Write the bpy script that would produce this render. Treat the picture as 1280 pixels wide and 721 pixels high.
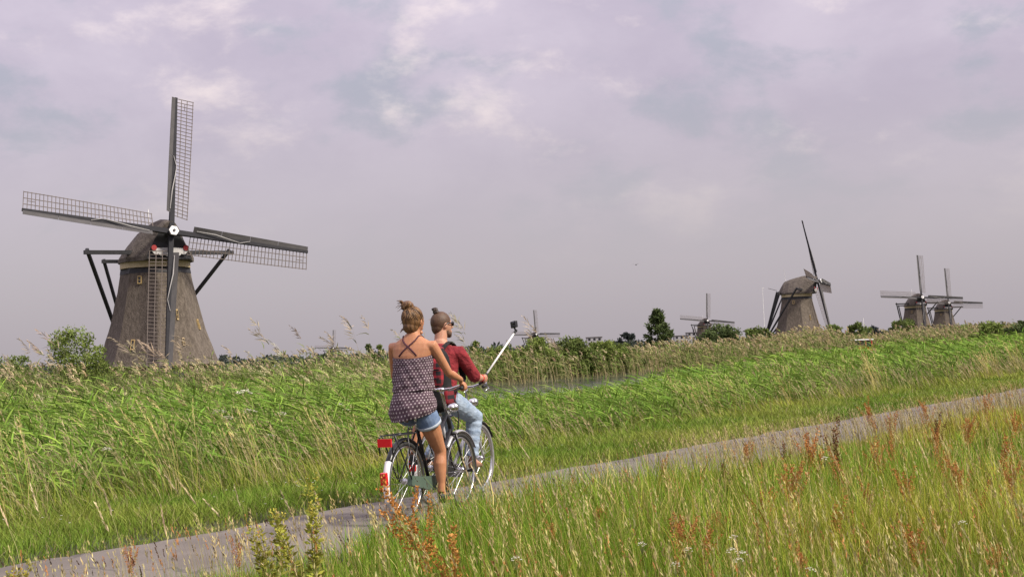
import bpy, bmesh, math, random
import numpy as np
from mathutils import Vector, Matrix, Quaternion
from mathutils.bvhtree import BVHTree
R = math.radians
rng = np.random.default_rng(7)
random.seed(7)
scene = bpy.context.scene
col = scene.collection
for o in list(bpy.data.objects):
    bpy.data.objects.remove(o)

# ------------------------------------------------------------------ camera
EYE = 1.38
FPX = 1800.0                      # focal length in pixels of a 1280 px wide frame
cam_d = bpy.data.cameras.new('camera')
cam = bpy.data.objects.new('camera', cam_d)
col.objects.link(cam)
cam_d.sensor_width = 36.0
cam_d.lens = 36.0 * FPX / 1280.0
cam_d.clip_start = 0.05
cam_d.clip_end = 12000
CAM_R = Matrix.Rotation(R(90 + math.degrees(math.atan(84 / FPX))), 4, 'X') @ Matrix.Rotation(R(-2.5), 4, 'Z')
cam.matrix_world = Matrix.Translation((0, 0, EYE)) @ CAM_R
scene.camera = cam
_R3 = CAM_R.to_3x3()


def ray(px, py):
    return (_R3 @ Vector(((px - 640) / FPX, -(py - 360.5) / FPX, -1.0)))


def at(px, py, Y):
    """world point seen at a pixel of the photograph, Y metres in front"""
    d = ray(px, py)
    return Vector((0, 0, EYE)) + d * (Y / d.y)


# ------------------------------------------------------------------ sky
SUN_AZ, SUN_EL = 118.0, 44.0      # compass bearing (from +Y clockwise), elevation
w = bpy.data.worlds.new('World')
scene.world = w
w.use_nodes = True
nt = w.node_tree
nt.nodes.clear()


def N(t, kind, **kw):
    n = t.nodes.new(kind)
    for k, v in kw.items():
        if k.startswith('i_'):
            n.inputs[k[2:].replace('_', ' ')].default_value = v
        else:
            setattr(n, k, v)
    return n


def math_n(t, op, a, b=None, c=None, clamp=False):
    n = t.nodes.new('ShaderNodeMath')
    n.operation = op
    n.use_clamp = clamp
    for i, v in enumerate((a, b, c)):
        if v is None:
            continue
        if isinstance(v, (int, float)):
            n.inputs[i].default_value = v
        else:
            t.links.new(v, n.inputs[i])
    return n.outputs[0]


def mix_n(t, fac, a, b):
    n = t.nodes.new('ShaderNodeMix')
    n.data_type = 'RGBA'
    for sock, v in ((n.inputs[0], fac), (n.inputs[6], a), (n.inputs[7], b)):
        if isinstance(v, (int, float)):
            sock.default_value = v
        elif isinstance(v, (tuple, list)):
            sock.default_value = (*v, 1) if len(v) == 3 else v
        else:
            t.links.new(v, sock)
    return n.outputs[2]


def ramp_n(t, fac, lo, hi):
    n = t.nodes.new('ShaderNodeMapRange')
    n.interpolation_type = 'SMOOTHSTEP'
    n.inputs[1].default_value = lo
    n.inputs[2].default_value = hi
    t.links.new(fac, n.inputs[0])
    return n.outputs[0]


out = N(nt, 'ShaderNodeOutputWorld')
bg = N(nt, 'ShaderNodeBackground')
bg.inputs[1].default_value = 0.1
nt.links.new(bg.outputs[0], out.inputs[0])
sky = N(nt, 'ShaderNodeTexSky')
sky.sky_type = 'NISHITA'
sky.sun_disc = False
sky.sun_elevation = R(SUN_EL)
sky.sun_rotation = R(SUN_AZ)
sky.dust_density = 4
tc = N(nt, 'ShaderNodeTexCoord')
sep = N(nt, 'ShaderNodeSeparateXYZ')
nt.links.new(tc.outputs['Generated'], sep.inputs[0])
el = math_n(nt, 'MAXIMUM', sep.outputs[2], 0.0)

def cloud_noise(scale, detail, rough, off, dist=0.0):
    mp = N(nt, 'ShaderNodeMapping')
    mp.inputs['Location'].default_value = off
    mp.inputs['Scale'].default_value = (1.0, 1.0, 1.9)
    nt.links.new(tc.outputs['Generated'], mp.inputs[0])
    n = N(nt, 'ShaderNodeTexNoise')
    n.inputs['Scale'].default_value = scale
    n.inputs['Detail'].default_value = detail
    n.inputs['Roughness'].default_value = rough
    n.inputs['Distortion'].default_value = dist
    nt.links.new(mp.outputs[0], n.inputs['Vector'])
    return n.outputs[0]


n_big = cloud_noise(6.0, 7, 0.58, (3.1, 1.7, 0), 0.2)
n_bright = cloud_noise(8.5, 10, 0.60, (5.2, 2.6, 7.3), 0.15)
n_blue = cloud_noise(8.0, 9, 0.58, (1.9, 9.2, 5.4), 0.15)
# overcast sky: brightest overhead, falling off to the horizon
grad = math_n(nt, 'MULTIPLY_ADD', el, 2.6, 1.0)
deck = mix_n(nt, ramp_n(nt, n_big, 0.32, 0.68), (0.375, 0.328, 0.400), (0.455, 0.400, 0.468))
deck = mix_n(nt, math_n(nt, 'MULTIPLY', ramp_n(nt, n_blue, 0.51, 0.65), 0.75), deck, (0.295, 0.305, 0.358))
deck = mix_n(nt, math_n(nt, 'MULTIPLY', ramp_n(nt, n_bright, 0.52, 0.72), 0.75), deck, (0.70, 0.60, 0.585))
low = (0.465, 0.420, 0.452)
deck = mix_n(nt, ramp_n(nt, el, 0.04, 0.2), low, deck)
vm = N(nt, 'ShaderNodeVectorMath', operation='SCALE')
nt.links.new(deck, vm.inputs[0])
nt.links.new(math_n(nt, 'MULTIPLY', grad, 4.35), vm.inputs['Scale'])
skymix = mix_n(nt, 0.94, sky.outputs[0], vm.outputs[0])
nt.links.new(skymix, bg.inputs[0])

sun_d = bpy.data.lights.new('sun', 'SUN')
sun_d.energy = 2.4
sun_d.angle = R(10)
sun_d.color = (1.0, 0.93, 0.80)
sun = bpy.data.objects.new('sun', sun_d)
col.objects.link(sun)
sv = Vector((math.sin(R(SUN_AZ)) * math.cos(R(SUN_EL)), math.cos(R(SUN_AZ)) * math.cos(R(SUN_EL)), math.sin(R(SUN_EL))))
sun.rotation_euler = sv.to_track_quat('Z', 'Y').to_euler()
sun.location = (20, -20, 40)

vs = scene.view_settings
vs.view_transform = 'Standard'
vs.look = 'None'
vs.exposure = 1.15
vs.gamma = 1.0
vs.use_curve_mapping = False
scene.render.engine = 'CYCLES'
scene.cycles.max_bounces = 6
scene.cycles.transparent_max_bounces = 4

# ------------------------------------------------------------------ materials
MATS = {}


def new_mat(name):
    m = bpy.data.materials.new(name)
    m.use_nodes = True
    t = m.node_tree
    t.nodes.clear()
    o = t.nodes.new('ShaderNodeOutputMaterial')
    b = t.nodes.new('ShaderNodeBsdfPrincipled')
    t.links.new(b.outputs[0], o.inputs[0])
    MATS[name] = m
    return m, t, b, o


def mat(name, c1, c2=None, scale=6.0, rough=0.7, bump=0.0, stretch=(1, 1, 1), metal=0.0, bscale=None, detail=6, spec=0.4):
    m, t, b, o = new_mat(name)
    b.inputs['Roughness'].default_value = rough
    b.inputs['Metallic'].default_value = metal
    b.inputs['Specular IOR Level'].default_value = spec
    if c2 is None:
        c2 = tuple(0.75 * x for x in c1)
    tcn = t.nodes.new('ShaderNodeTexCoord')
    mp = t.nodes.new('ShaderNodeMapping')
    mp.inputs['Scale'].default_value = stretch
    t.links.new(tcn.outputs['Object'], mp.inputs[0])
    n = t.nodes.new('ShaderNodeTexNoise')
    n.inputs['Scale'].default_value = scale
    n.inputs['Detail'].default_value = detail
    n.inputs['Roughness'].default_value = 0.65
    t.links.new(mp.outputs[0], n.inputs['Vector'])
    t.links.new(mix_n(t, ramp_n(t, n.outputs[0], 0.3, 0.7), c1, c2), b.inputs['Base Color'])
    if bump:
        n2 = n
        if bscale:
            n2 = t.nodes.new('ShaderNodeTexNoise')
            n2.inputs['Scale'].default_value = bscale
            n2.inputs['Detail'].default_value = 4
            t.links.new(mp.outputs[0], n2.inputs['Vector'])
        bp = t.nodes.new('ShaderNodeBump')
        bp.inputs['Strength'].default_value = 1.0
        bp.inputs['Distance'].default_value = bump
        t.links.new(n2.outputs[0], bp.inputs['Height'])
        t.links.new(bp.outputs[0], b.inputs['Normal'])
    return m


def leaf_mat(name, trans=0.35, rough=0.55):
    """foliage: colour from the plants' own colour attribute, thin leaves pass some light"""
    m, t, b, o = new_mat(name)
    b.inputs['Roughness'].default_value = rough
    b.inputs['Specular IOR Level'].default_value = 0.06
    a = t.nodes.new('ShaderNodeAttribute')
    a.attribute_name = 'tint'
    t.links.new(a.outputs['Color'], b.inputs['Base Color'])
    tr = t.nodes.new('ShaderNodeBsdfTranslucent')
    t.links.new(a.outputs['Color'], tr.inputs[0])
    mx = t.nodes.new('ShaderNodeMixShader')
    mx.inputs[0].default_value = trans
    t.links.new(b.outputs[0], mx.inputs[1])
    t.links.new(tr.outputs[0], mx.inputs[2])
    t.links.new(mx.outputs[0], o.inputs[0])
    return m


M_leaf = leaf_mat('foliage', 0.22)
M_dry = leaf_mat('dry_plant', 0.2, 0.8)
M_ground = mat('soil_turf', (0.035, 0.040, 0.014), (0.06, 0.062, 0.02), 1.2, 0.95, 0.03, bscale=9)
M_thatch = mat('thatch', (0.082, 0.066, 0.052), (0.160, 0.132, 0.106), 2.6, 0.95, 0.10, stretch=(1.6, 1.6, 0.45), bscale=9)
M_thatchcap = mat('thatch_cap', (0.072, 0.060, 0.050), (0.130, 0.110, 0.092), 2.2, 0.95, 0.06, bscale=7)
M_brick = mat('old_brick', (0.16, 0.10, 0.075), (0.24, 0.17, 0.13), 2.5, 0.9, 0.02)
M_tar = mat('tarred_wood', (0.020, 0.020, 0.024), (0.035, 0.034, 0.038), 3.0, 0.6, 0.004)
M_sailwood = mat('sail_board', (0.055, 0.052, 0.054), (0.085, 0.08, 0.08), 2.0, 0.8, 0.004, stretch=(1, 1, .3))
M_stock = mat('steel_stock', (0.026, 0.026, 0.030), (0.036, 0.035, 0.039), 2.0, 0.85, spec=.2)
M_lath = mat('lath_wood', (0.10, 0.08, 0.072), (0.14, 0.115, 0.10), 3.0, 0.8)
M_cream = mat('cream_paint', (0.45, 0.36, 0.20), (0.50, 0.42, 0.27), 3.0, 0.6)
M_yellow = mat('yellow_paint', (0.42, 0.29, 0.11), (0.48, 0.36, 0.18), 3.0, 0.6)
M_white = mat('white_paint', (0.80, 0.79, 0.78), (0.70, 0.69, 0.68), 3.0, 0.5)
M_redmill = mat('faded_red_paint', (0.33, 0.03, 0.03), (0.26, 0.03, 0.03), 3.0, 0.7)
M_whitemill = mat('weathered_white_paint', (0.50, 0.48, 0.47), (0.40, 0.39, 0.38), 3.0, 0.7)
M_red = mat('red_paint', (0.50, 0.02, 0.02), (0.42, 0.02, 0.02), 3.0, 0.5)
M_glassd = mat('dark_glass', (0.02, 0.02, 0.025), (0.03, 0.03, 0.035), 2.0, 0.12)
M_rope = mat('pale_rope', (0.40, 0.385, 0.37), (0.32, 0.31, 0.30), 8.0, 0.8)
M_bark = mat('bark', (0.09, 0.065, 0.045), (0.14, 0.11, 0.08), 6.0, 0.95, 0.01)

# ------------------------------------------------------------------ object helpers


def tag(o, label=None, cat=None, group=None, kind=None):
    if label:
        o['label'] = label
    if cat:
        o['category'] = cat
    if group:
        o['group'] = group
    if kind:
        o['kind'] = kind
    return o


def empty(name, loc=(0, 0, 0), rz=0.0):
    o = bpy.data.objects.new(name, None)
    o.empty_display_size = 0.2
    col.objects.link(o)
    o.location = loc
    o.rotation_euler = (0, 0, rz)
    return o


def link(name, me, m=None, parent=None, M=None):
    if m is not None and len(me.materials) == 0:
        me.materials.append(m)
    o = bpy.data.objects.new(name, me)
    col.objects.link(o)
    if parent is not None:
        o.parent = parent
    if M is not None:
        o.matrix_local = M
    return o


class MB:
    """collects shapes into one mesh"""

    def __init__(self):
        self.v, self.f = [], []

    def add(self, v, f):
        b = len(self.v)
        self.v += [tuple(p) for p in v]
        self.f += [tuple(b + i for i in q) for q in f]
        return self

    def box(self, c, s, M=None):
        x, y, z = s[0] / 2, s[1] / 2, s[2] / 2
        vs_ = [Vector((a * x, b * y, d * z)) for a in (-1, 1) for b in (-1, 1) for d in (-1, 1)]
        if M is not None:
            vs_ = [M @ p for p in vs_]
        vs_ = [p + Vector(c) for p in vs_]
        return self.add(vs_, [(0, 1, 3, 2), (4, 6, 7, 5), (0, 4, 5, 1), (2, 3, 7, 6), (0, 2, 6, 4), (1, 5, 7, 3)])

    def bar(self, a, b, wx, wy=None, up=(0, 0, 1), wx2=None, wy2=None):
        a, b = Vector(a), Vector(b)
        wy = wx if wy is None else wy
        wx2 = wx if wx2 is None else wx2
        wy2 = wy if wy2 is None else wy2
        d = (b - a).normalized()
        u = Vector(up)
        if abs(d.dot(u)) > 0.97:
            u = Vector((1, 0, 0))
        s = d.cross(u).normalized()
        t = s.cross(d).normalized()
        vs_ = []
        for p, q, r in ((a, wx, wy), (b, wx2, wy2)):
            vs_ += [p - s * q / 2 - t * r / 2, p + s * q / 2 - t * r / 2, p + s * q / 2 + t * r / 2, p - s * q / 2 + t * r / 2]
        return self.add(vs_, [(3, 2, 1, 0), (4, 5, 6, 7), (0, 1, 5, 4), (1, 2, 6, 5), (2, 3, 7, 6), (3, 0, 4, 7)])

    def tube(self, pts, rad, n=10, side=None, close=False, caps=True):
        """round or oval tube through points; rad is a number, a list, or a list of (ra, rb) with side giving the ra direction"""
        pts = [Vector(p) for p in pts]
        k = len(pts)
        if not isinstance(rad, (list, tuple)):
            rad = [rad] * k
        base = len(self.v)
        prev = None
        for i, p in enumerate(pts):
            if close:
                d = pts[(i + 1) % k] - pts[i - 1]
            else:
                d = pts[min(i + 1, k - 1)] - pts[max(i - 1, 0)]
            d.normalize()
            if side is not None:
                s = Vector(side) - d * Vector(side).dot(d)
            elif prev is None:
                a = Vector((0, 0, 1)) if abs(d.z) < 0.9 else Vector((1, 0, 0))
                s = a.cross(d)
            else:
                s = prev - d * prev.dot(d)
            s.normalize()
            prev = s
            q = d.cross(s)
            r = rad[i]
            ra, rb = r if isinstance(r, (list, tuple)) else (r, r)
            for j in range(n):
                a = 2 * math.pi * j / n
                self.v.append(tuple(p + s * (ra * math.cos(a)) + q * (rb * math.sin(a))))
        rings = k if close else k - 1
        for i in range(rings):
            for j in range(n):
                a0, a1 = base + i * n + j, base + i * n + (j + 1) % n
                i2 = (i + 1) % k
                b0, b1 = base + i2 * n + j, base + i2 * n + (j + 1) % n
                self.f.append((a0, a1, b1, b0))
        if caps and not close:
            self.f.append(tuple(base + j for j in range(n - 1, -1, -1)))
            self.f.append(tuple(base + (k - 1) * n + j for j in range(n)))
        return self

    def ball(self, c, r, nu=16, nv=10, M=None, fn=None):
        c = Vector(c)
        r = (r, r, r) if isinstance(r, (int, float)) else r
        base = len(self.v)
        pts = [Vector((0, 0, 1))]
        for i in range(1, nv):
            th = math.pi * i / nv
            for j in range(nu):
                ph = 2 * math.pi * j / nu
                pts.append(Vector((math.sin(th) * math.cos(ph), math.sin(th) * math.sin(ph), math.cos(th))))
        pts.append(Vector((0, 0, -1)))
        for p in pts:
            if fn:
                p = fn(p)
            q = Vector((p.x * r[0], p.y * r[1], p.z * r[2]))
            if M is not None:
                q = M @ q
            self.v.append(tuple(c + q))
        for j in range(nu):
            self.f.append((base, base + 1 + j, base + 1 + (j + 1) % nu))
        for i in range(nv - 2):
            for j in range(nu):
                a = base + 1 + i * nu
                self.f.append((a + j, a + nu + j, a + nu + (j + 1) % nu, a + (j + 1) % nu))
        a = base + 1 + (nv - 2) * nu
        e = len(self.v) - 1
        for j in range(nu):
            self.f.append((a + j, e, a + (j + 1) % nu))
        return self

    def mesh(self, name, m=None, smooth=False):
        me = bpy.data.meshes.new(name)
        me.from_pydata(self.v, [], self.f)
        me.validate()
        bm = bmesh.new()
        bm.from_mesh(me)
        bmesh.ops.recalc_face_normals(bm, faces=bm.faces)
        bm.to_mesh(me)
        bm.free()
        if smooth:
            me.polygons.foreach_set('use_smooth', np.ones(len(me.polygons), bool))
        if m is not None:
            me.materials.append(m)
        return me

    def build(self, name, m, parent=None, M=None, smooth=False):
        return link(name, self.mesh(name, m, smooth), None, parent, M)


def remesh(mb, name, m, voxel=0.006, smooth=6, parent=None, keep=False):
    """fuse the shapes into one continuous surface"""
    me = mb.mesh(name + '_raw')
    tmp = bpy.data.objects.new('tmp', me)
    col.objects.link(tmp)
    rm = tmp.modifiers.new('r', 'REMESH')
    rm.mode = 'VOXEL'
    rm.voxel_size = voxel
    rm.use_smooth_shade = True
    sm = tmp.modifiers.new('s', 'SMOOTH')
    sm.factor = 0.5
    sm.iterations = smooth
    dg = bpy.context.evaluated_depsgraph_get()
    me2 = bpy.data.meshes.new_from_object(tmp.evaluated_get(dg))
    bpy.data.objects.remove(tmp)
    bpy.data.meshes.remove(me)
    me2.name = name
    me2.materials.clear()
    me2.materials.append(m)
    me2.polygons.foreach_set('use_smooth', np.ones(len(me2.polygons), bool))
    return link(name, me2, None, parent)


def np_mesh(name, V, F, C, m):
    V = np.ascontiguousarray(V, np.float32)
    F = np.ascontiguousarray(F, np.int32)
    me = bpy.data.meshes.new(name)
    me.vertices.add(len(V))
    me.vertices.foreach_set('co', V.ravel())
    me.loops.add(F.size)
    me.loops.foreach_set('vertex_index', F.ravel())
    me.polygons.add(len(F))
    me.polygons.foreach_set('loop_start', np.arange(0, F.size, 3, dtype=np.int32))
    me.polygons.foreach_set('use_smooth', np.ones(len(F), bool))
    me.update(calc_edges=True)
    if C is not None:
        at_ = me.color_attributes.new('tint', 'FLOAT_COLOR', 'POINT')
        C4 = np.ones((len(V), 4), np.float32)
        C4[:, :3] = C
        at_.data.foreach_set('color', C4.ravel())
    me.materials.append(m)
    return me


class Veg:
    """many thin strips and leaflets gathered into one triangle mesh"""

    def __init__(self):
        self.V, self.F, self.C, self.n = [], [], [], 0

    def _push(self, V, F, C):
        self.V.append(V.reshape(-1, 3))
        self.C.append(C.reshape(-1, 3))
        self.F.append(F.reshape(-1, 3) + self.n)
        self.n += V.size // 3

    def ribbons(self, P, D, B, L, W, S, C0, C1, prof=(0.75, 1.0, 0.7)):
        P, D, B, S, C0, C1 = [np.atleast_2d(np.asarray(a, float)) for a in (P, D, B, S, C0, C1)]
        n = len(P)
        L = np.broadcast_to(np.asarray(L, float), (n,))
        W = np.broadcast_to(np.asarray(W, float), (n,))
        k = len(prof)
        V = np.zeros((n, 2 * k + 1, 3))
        C = np.zeros((n, 2 * k + 1, 3))
        C0 = np.broadcast_to(C0, (n, 3))
        C1 = np.broadcast_to(C1, (n, 3))
        for i in range(k + 1):
            u = i / k
            pos = P + (D * u + B * u * u) * L[:, None]
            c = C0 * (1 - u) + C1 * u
            if i < k:
                V[:, 2 * i] = pos - S * (W * prof[i] / 2)[:, None]
                V[:, 2 * i + 1] = pos + S * (W * prof[i] / 2)[:, None]
                C[:, 2 * i] = c
                C[:, 2 * i + 1] = c
            else:
                V[:, 2 * k] = pos
                C[:, 2 * k] = c
        tri = []
        for i in range(k - 1):
            a = 2 * i
            tri += [(a, a + 1, a + 3), (a, a + 3, a + 2)]
        tri.append((2 * k - 2, 2 * k - 1, 2 * k))
        F = np.arange(n)[:, None, None] * (2 * k + 1) + np.array(tri)[None]
        self._push(V, F, C)

    def leaflets(self, P, D, S, L, W, C):
        P, D, S, C = [np.atleast_2d(np.asarray(a, float)) for a in (P, D, S, C)]
        n = len(P)
        L = np.broadcast_to(np.asarray(L, float), (n,))[:, None]
        W = np.broadcast_to(np.asarray(W, float), (n,))[:, None]
        V = np.stack([P, P + D * L * .45 - S * W / 2, P + D * L, P + D * L * .45 + S * W / 2], 1)
        Cc = np.repeat(np.broadcast_to(C, (n, 3))[:, None], 4, 1)
        F = np.arange(n)[:, None, None] * 4 + np.array([(0, 1, 2), (0, 2, 3)])[None]
        self._push(V, F, Cc)

    def mesh(self, name, m):
        return np_mesh(name, np.concatenate(self.V), np.concatenate(self.F), np.concatenate(self.C), m)

    def tris(self):
        return sum(len(f) for f in self.F)


def unit(a):
    return a / np.maximum(np.linalg.norm(a, axis=-1, keepdims=True), 1e-9)


def hdir(n):
    a = rng.uniform(0, 2 * np.pi, n)
    return np.stack([np.cos(a), np.sin(a), np.zeros(n)], 1)


_lat = rng.random((256, 256))


def vnoise(x, y):
    xi, yi = np.floor(x).astype(int), np.floor(y).astype(int)
    fx, fy = x - xi, y - yi
    fx, fy = fx * fx * (3 - 2 * fx), fy * fy * (3 - 2 * fy)
    g = lambda a, b: _lat[a % 256, b % 256]
    return (g(xi, yi) * (1 - fx) + g(xi + 1, yi) * fx) * (1 - fy) + (g(xi, yi + 1) * (1 - fx) + g(xi + 1, yi + 1) * fx) * fy


def vary(c, n, amt=0.18):
    c = np.broadcast_to(np.asarray(c, float), (n, 3))
    return np.clip(c * (1 + rng.normal(0, amt, (n, 1))) * (1 + rng.normal(0, amt * .2, (n, 3))), 0.004, 0.95)


# ------------------------------------------------------------------ the lie of the land
# t runs along the cycle path, s across it (0 = far edge of the asphalt, + away from the camera)
PO = np.array([-0.09, 16.3])
PA = R(32.6)
PU = np.array([math.sin(PA), math.cos(PA)])
PN = np.array([-math.cos(PA), math.sin(PA)])
PATH_W = 2.12
ZS = [(-5000, 0.0), (-2.9, 0.0), (-2.55, -0.04), (0.05, -0.04), (0.4, 0.0), (2.2, -0.05), (5, -0.25), (9, -0.45), (16, -0.55), (18, -0.9), (24, -1.3),
      (40, -1.3), (45, -0.8), (47, -0.5), (52, -0.3), (70, -0.4), (5000, -0.4)]


def gz(s):
    return np.interp(s, [a for a, b in ZS], [b for a, b in ZS])


def st_xy(t, s):
    t, s = np.asarray(t, float), np.asarray(s, float)
    return PO[0] + PU[0] * t + PN[0] * s, PO[1] + PU[1] * t + PN[1] * s


def xy_st(x, y):
    rx, ry = np.asarray(x, float) - PO[0], np.asarray(y, float) - PO[1]
    return rx * PU[0] + ry * PU[1], rx * PN[0] + ry * PN[1]


def ground_z(x, y):
    return float(gz(xy_st(x, y)[1]))


ts = np.concatenate([[-5000, -1500, -400, -120], np.arange(-60, 121, 6), [200, 400, 900, 2000, 5000]])
ss = np.array(sorted(set([a for a, b in ZS] + [-1500, -400, -120, -40, -20, -10, -6, -4, 1, 3, 7, 12, 20, 30, 35, 60, 90, 150, 300, 700, 1500, 3000])), float)
gv, gf = [], []
for t in ts:
    for s in ss:
        x, y = st_xy(t, s)
        gv.append((float(x), float(y), float(gz(s))))
for i in range(len(ts) - 1):
    for j in range(len(ss) - 1):
        a = i * len(ss) + j
        gf.append((a, a + len(ss), a + len(ss) + 1, a + 1))
tag(MB().add(gv, gf).build('ground', M_ground), kind='structure')

# asphalt path, ragged edges, slightly crowned
m, t_, b_, o_ = new_mat('asphalt')
tcn = t_.nodes.new('ShaderNodeTexCoord')
n1 = N(t_, 'ShaderNodeTexNoise', i_Scale=90.0, i_Detail=4.0)
n2 = N(t_, 'ShaderNodeTexNoise', i_Scale=0.9, i_Detail=6.0)
vo = N(t_, 'ShaderNodeTexVoronoi', feature='DISTANCE_TO_EDGE')
vo.inputs['Scale'].default_value = 0.55
nd = N(t_, 'ShaderNodeTexNoise', i_Scale=2.5, i_Detail=5.0)
vadd = N(t_, 'ShaderNodeVectorMath', operation='ADD')
vsc = N(t_, 'ShaderNodeVectorMath', operation='SCALE')
vsc.inputs['Scale'].default_value = 0.8
for n_ in (n1, n2, nd):
    t_.links.new(tcn.outputs['Object'], n_.inputs['Vector'])
t_.links.new(nd.outputs['Color'], vsc.inputs[0])
t_.links.new(tcn.outputs['Object'], vadd.inputs[0])
t_.links.new(vsc.outputs[0], vadd.inputs[1])
t_.links.new(vadd.outputs[0], vo.inputs['Vector'])
c_ = mix_n(t_, ramp_n(t_, n2.outputs[0], 0.3, 0.7), (0.115, 0.098, 0.083), (0.185, 0.160, 0.138))
c_ = mix_n(t_, math_n(t_, 'MULTIPLY', ramp_n(t_, n1.outputs[0], 0.45, 0.62), 0.45), c_, (0.075, 0.064, 0.054))
crack = math_n(t_, 'LESS_THAN', vo.outputs['Distance'], 0.010)
c_ = mix_n(t_, math_n(t_, 'MULTIPLY', crack, 0.6), c_, (0.05, 0.045, 0.04))
t_.links.new(c_, b_.inputs['Base Color'])
b_.inputs['Roughness'].default_value = 0.85
bp = N(t_, 'ShaderNodeBump')
bp.inputs['Distance'].default_value = 0.006
t_.links.new(n1.outputs[0], bp.inputs['Height'])
t_.links.new(bp.outputs[0], b_.inputs['Normal'])
tt = np.concatenate([np.arange(-60, 60, .12), np.arange(60, 300, 2.0)])
e1 = 0.03 * np.sin(tt * 1.7) + 0.10 * (vnoise(tt * 2.2, tt * 0 + 3) - .5) + 0.05 * (vnoise(tt * 8, tt * 0 + 9) - .5)
e2 = 0.10 * (vnoise(tt * 1.9, tt * 0 + 33) - .5) + 0.05 * (vnoise(tt * 7, tt * 0 + 39) - .5)
pv, pf = [], []
for i, t in enumerate(tt):
    for s, z in ((e1[i] + .02, -0.05), (e1[i], 0.004), (-.6, 0.022), (-PATH_W / 2, 0.03), (-PATH_W + .6, 0.022), (-PATH_W - e2[i], 0.004), (-PATH_W - e2[i] - .02, -0.05)):
        x, y = st_xy(t, s)
        pv.append((float(x), float(y), z))
for i in range(len(tt) - 1):
    for j in range(6):
        a = i * 7 + j
        pf.append((a, a + 7, a + 8, a + 1))
tag(MB().add(pv, pf).build('cycle_path', m), kind='structure')

# canal water
m, t_, b_, o_ = new_mat('water')
b_.inputs['Base Color'].default_value = (0.045, 0.05, 0.042, 1)
b_.inputs['Roughness'].default_value = 0.12
tcn = t_.nodes.new('ShaderNodeTexCoord')
nw = N(t_, 'ShaderNodeTexNoise', i_Scale=3.0, i_Detail=4.0)
t_.links.new(tcn.outputs['Object'], nw.inputs['Vector'])
bp = N(t_, 'ShaderNodeBump')
bp.inputs['Distance'].default_value = 0.03
t_.links.new(nw.outputs[0], bp.inputs['Height'])
t_.links.new(bp.outputs[0], b_.inputs['Normal'])
wv = [st_xy(a, b) for a, b in ((-900, 16.4), (3000, 16.4), (3000, 46.6), (-900, 46.6))]
tag(MB().add([(float(x), float(y), -0.62) for x, y in wv], [(0, 1, 2, 3)]).build('canal_water', m), kind='structure')


# ------------------------------------------------------------------ windmills
HUBZ, OVER, TILT, RAD = 14.3, 4.5, R(11.5), 13.3


def octa(z_r, jitter=0.0, rot=0.0):
    v, f = [], []
    for z, r in z_r:
        for k in range(8):
            a = R(rot + 45 * k)
            for q in (0.0, 1 / 3, 2 / 3):       # corners plus points along each flat
                a0, a1 = a, a + R(45)
                p0, p1 = Vector((math.cos(a0), math.sin(a0), 0)), Vector((math.cos(a1), math.sin(a1), 0))
                p = p0.lerp(p1, q) * (r + random.uniform(-jitter, jitter))
                v.append((p.x, p.y, z + random.uniform(-jitter, jitter)))
    for i in range(len(z_r) - 1):
        for k in range(24):
            f.append((i * 24 + k, i * 24 + (k + 1) % 24, (i + 1) * 24 + (k + 1) % 24, (i + 1) * 24 + k))
    f.append(tuple(range(23, -1, -1)))
    f.append(tuple((len(z_r) - 1) * 24 + k for k in range(24)))
    return MB().add(v, f)


def tower_r(z):
    return float(np.interp(z, [2.3, 2.7, 3.3, 4.5, 6.5, 9, 11.5], [5.7, 5.45, 5.2, 4.75, 4.15, 3.55, 3.08]))


MM = {}
MM['brick_base'] = octa([(-3.0, 5.0), (0.2, 5.0), (1.2, 4.95), (2.7, 4.9)]).mesh('brick_base', M_brick)
MM['thatch_wall'] = octa([(2.55, 4.6)] + [(z, tower_r(z)) for z in (2.3, 2.5, 2.8, 3.3, 4, 4.8, 5.6, 6.5, 7.4, 8.3, 9.2, 10.1, 10.9, 11.35)], 0.03).mesh('thatch_wall', M_thatch)
MM['collar'] = octa([(10.85, 3.24), (11.35, 3.16), (11.36, 2.9)], 0.01).mesh('collar', M_tar)
rb = MB()
rb.tube([(0, 0, 11.36), (0, 0, 11.95)], 3.2, 32)
MM['cap_ring'] = rb.mesh('cap_ring', M_cream)

# the cap: an upturned boat of thatch, x forward
secs = [(-4.2, .9, .9, .05), (-3.7, 1.9, 1.7, 0), (-2.9, 2.8, 2.75, 0), (-1.4, 3.5, 3.25, 0), (0, 3.75, 3.55, 0), (1.4, 3.6, 3.85, 0), (2.4, 3.05, 3.95, 0), (3.3, 2.5, 3.7, 0), (3.75, 2.2, 3.45, .1)]
prof = [(-1, 0), (-1.0, .10), (-.90, .26), (-.70, .52), (-.48, .78), (-.24, .95), (-.08, 1.0), (.08, 1.0), (.24, .95), (.48, .78), (.70, .52), (.90, .26), (1.0, .10), (1, 0)]
v, f = [], []
for x, wd, h, dz in secs:
    for a, b in prof:
        xx = x + (0.75 * b ** 3 if x > 3 else 0)      # the ridge reaches out over the front
        v.append((xx if xx > 0 else xx * .86, a * wd * .90, 11.9 + dz + b * h * .97))
k = len(prof)
for i in range(len(secs) - 1):
    for j in range(k - 1):
        f.append((i * k + j, i * k + j + 1, (i + 1) * k + j + 1, (i + 1) * k + j))
    f.append((i * k + k - 1, i * k, (i + 1) * k, (i + 1) * k + k - 1))
f.append(tuple(range(k)))
f.append(tuple((len(secs) - 1) * k + j for j in range(k)))
MM['cap'] = MB().add(v, f).mesh('cap', M_thatchcap, False)
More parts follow.
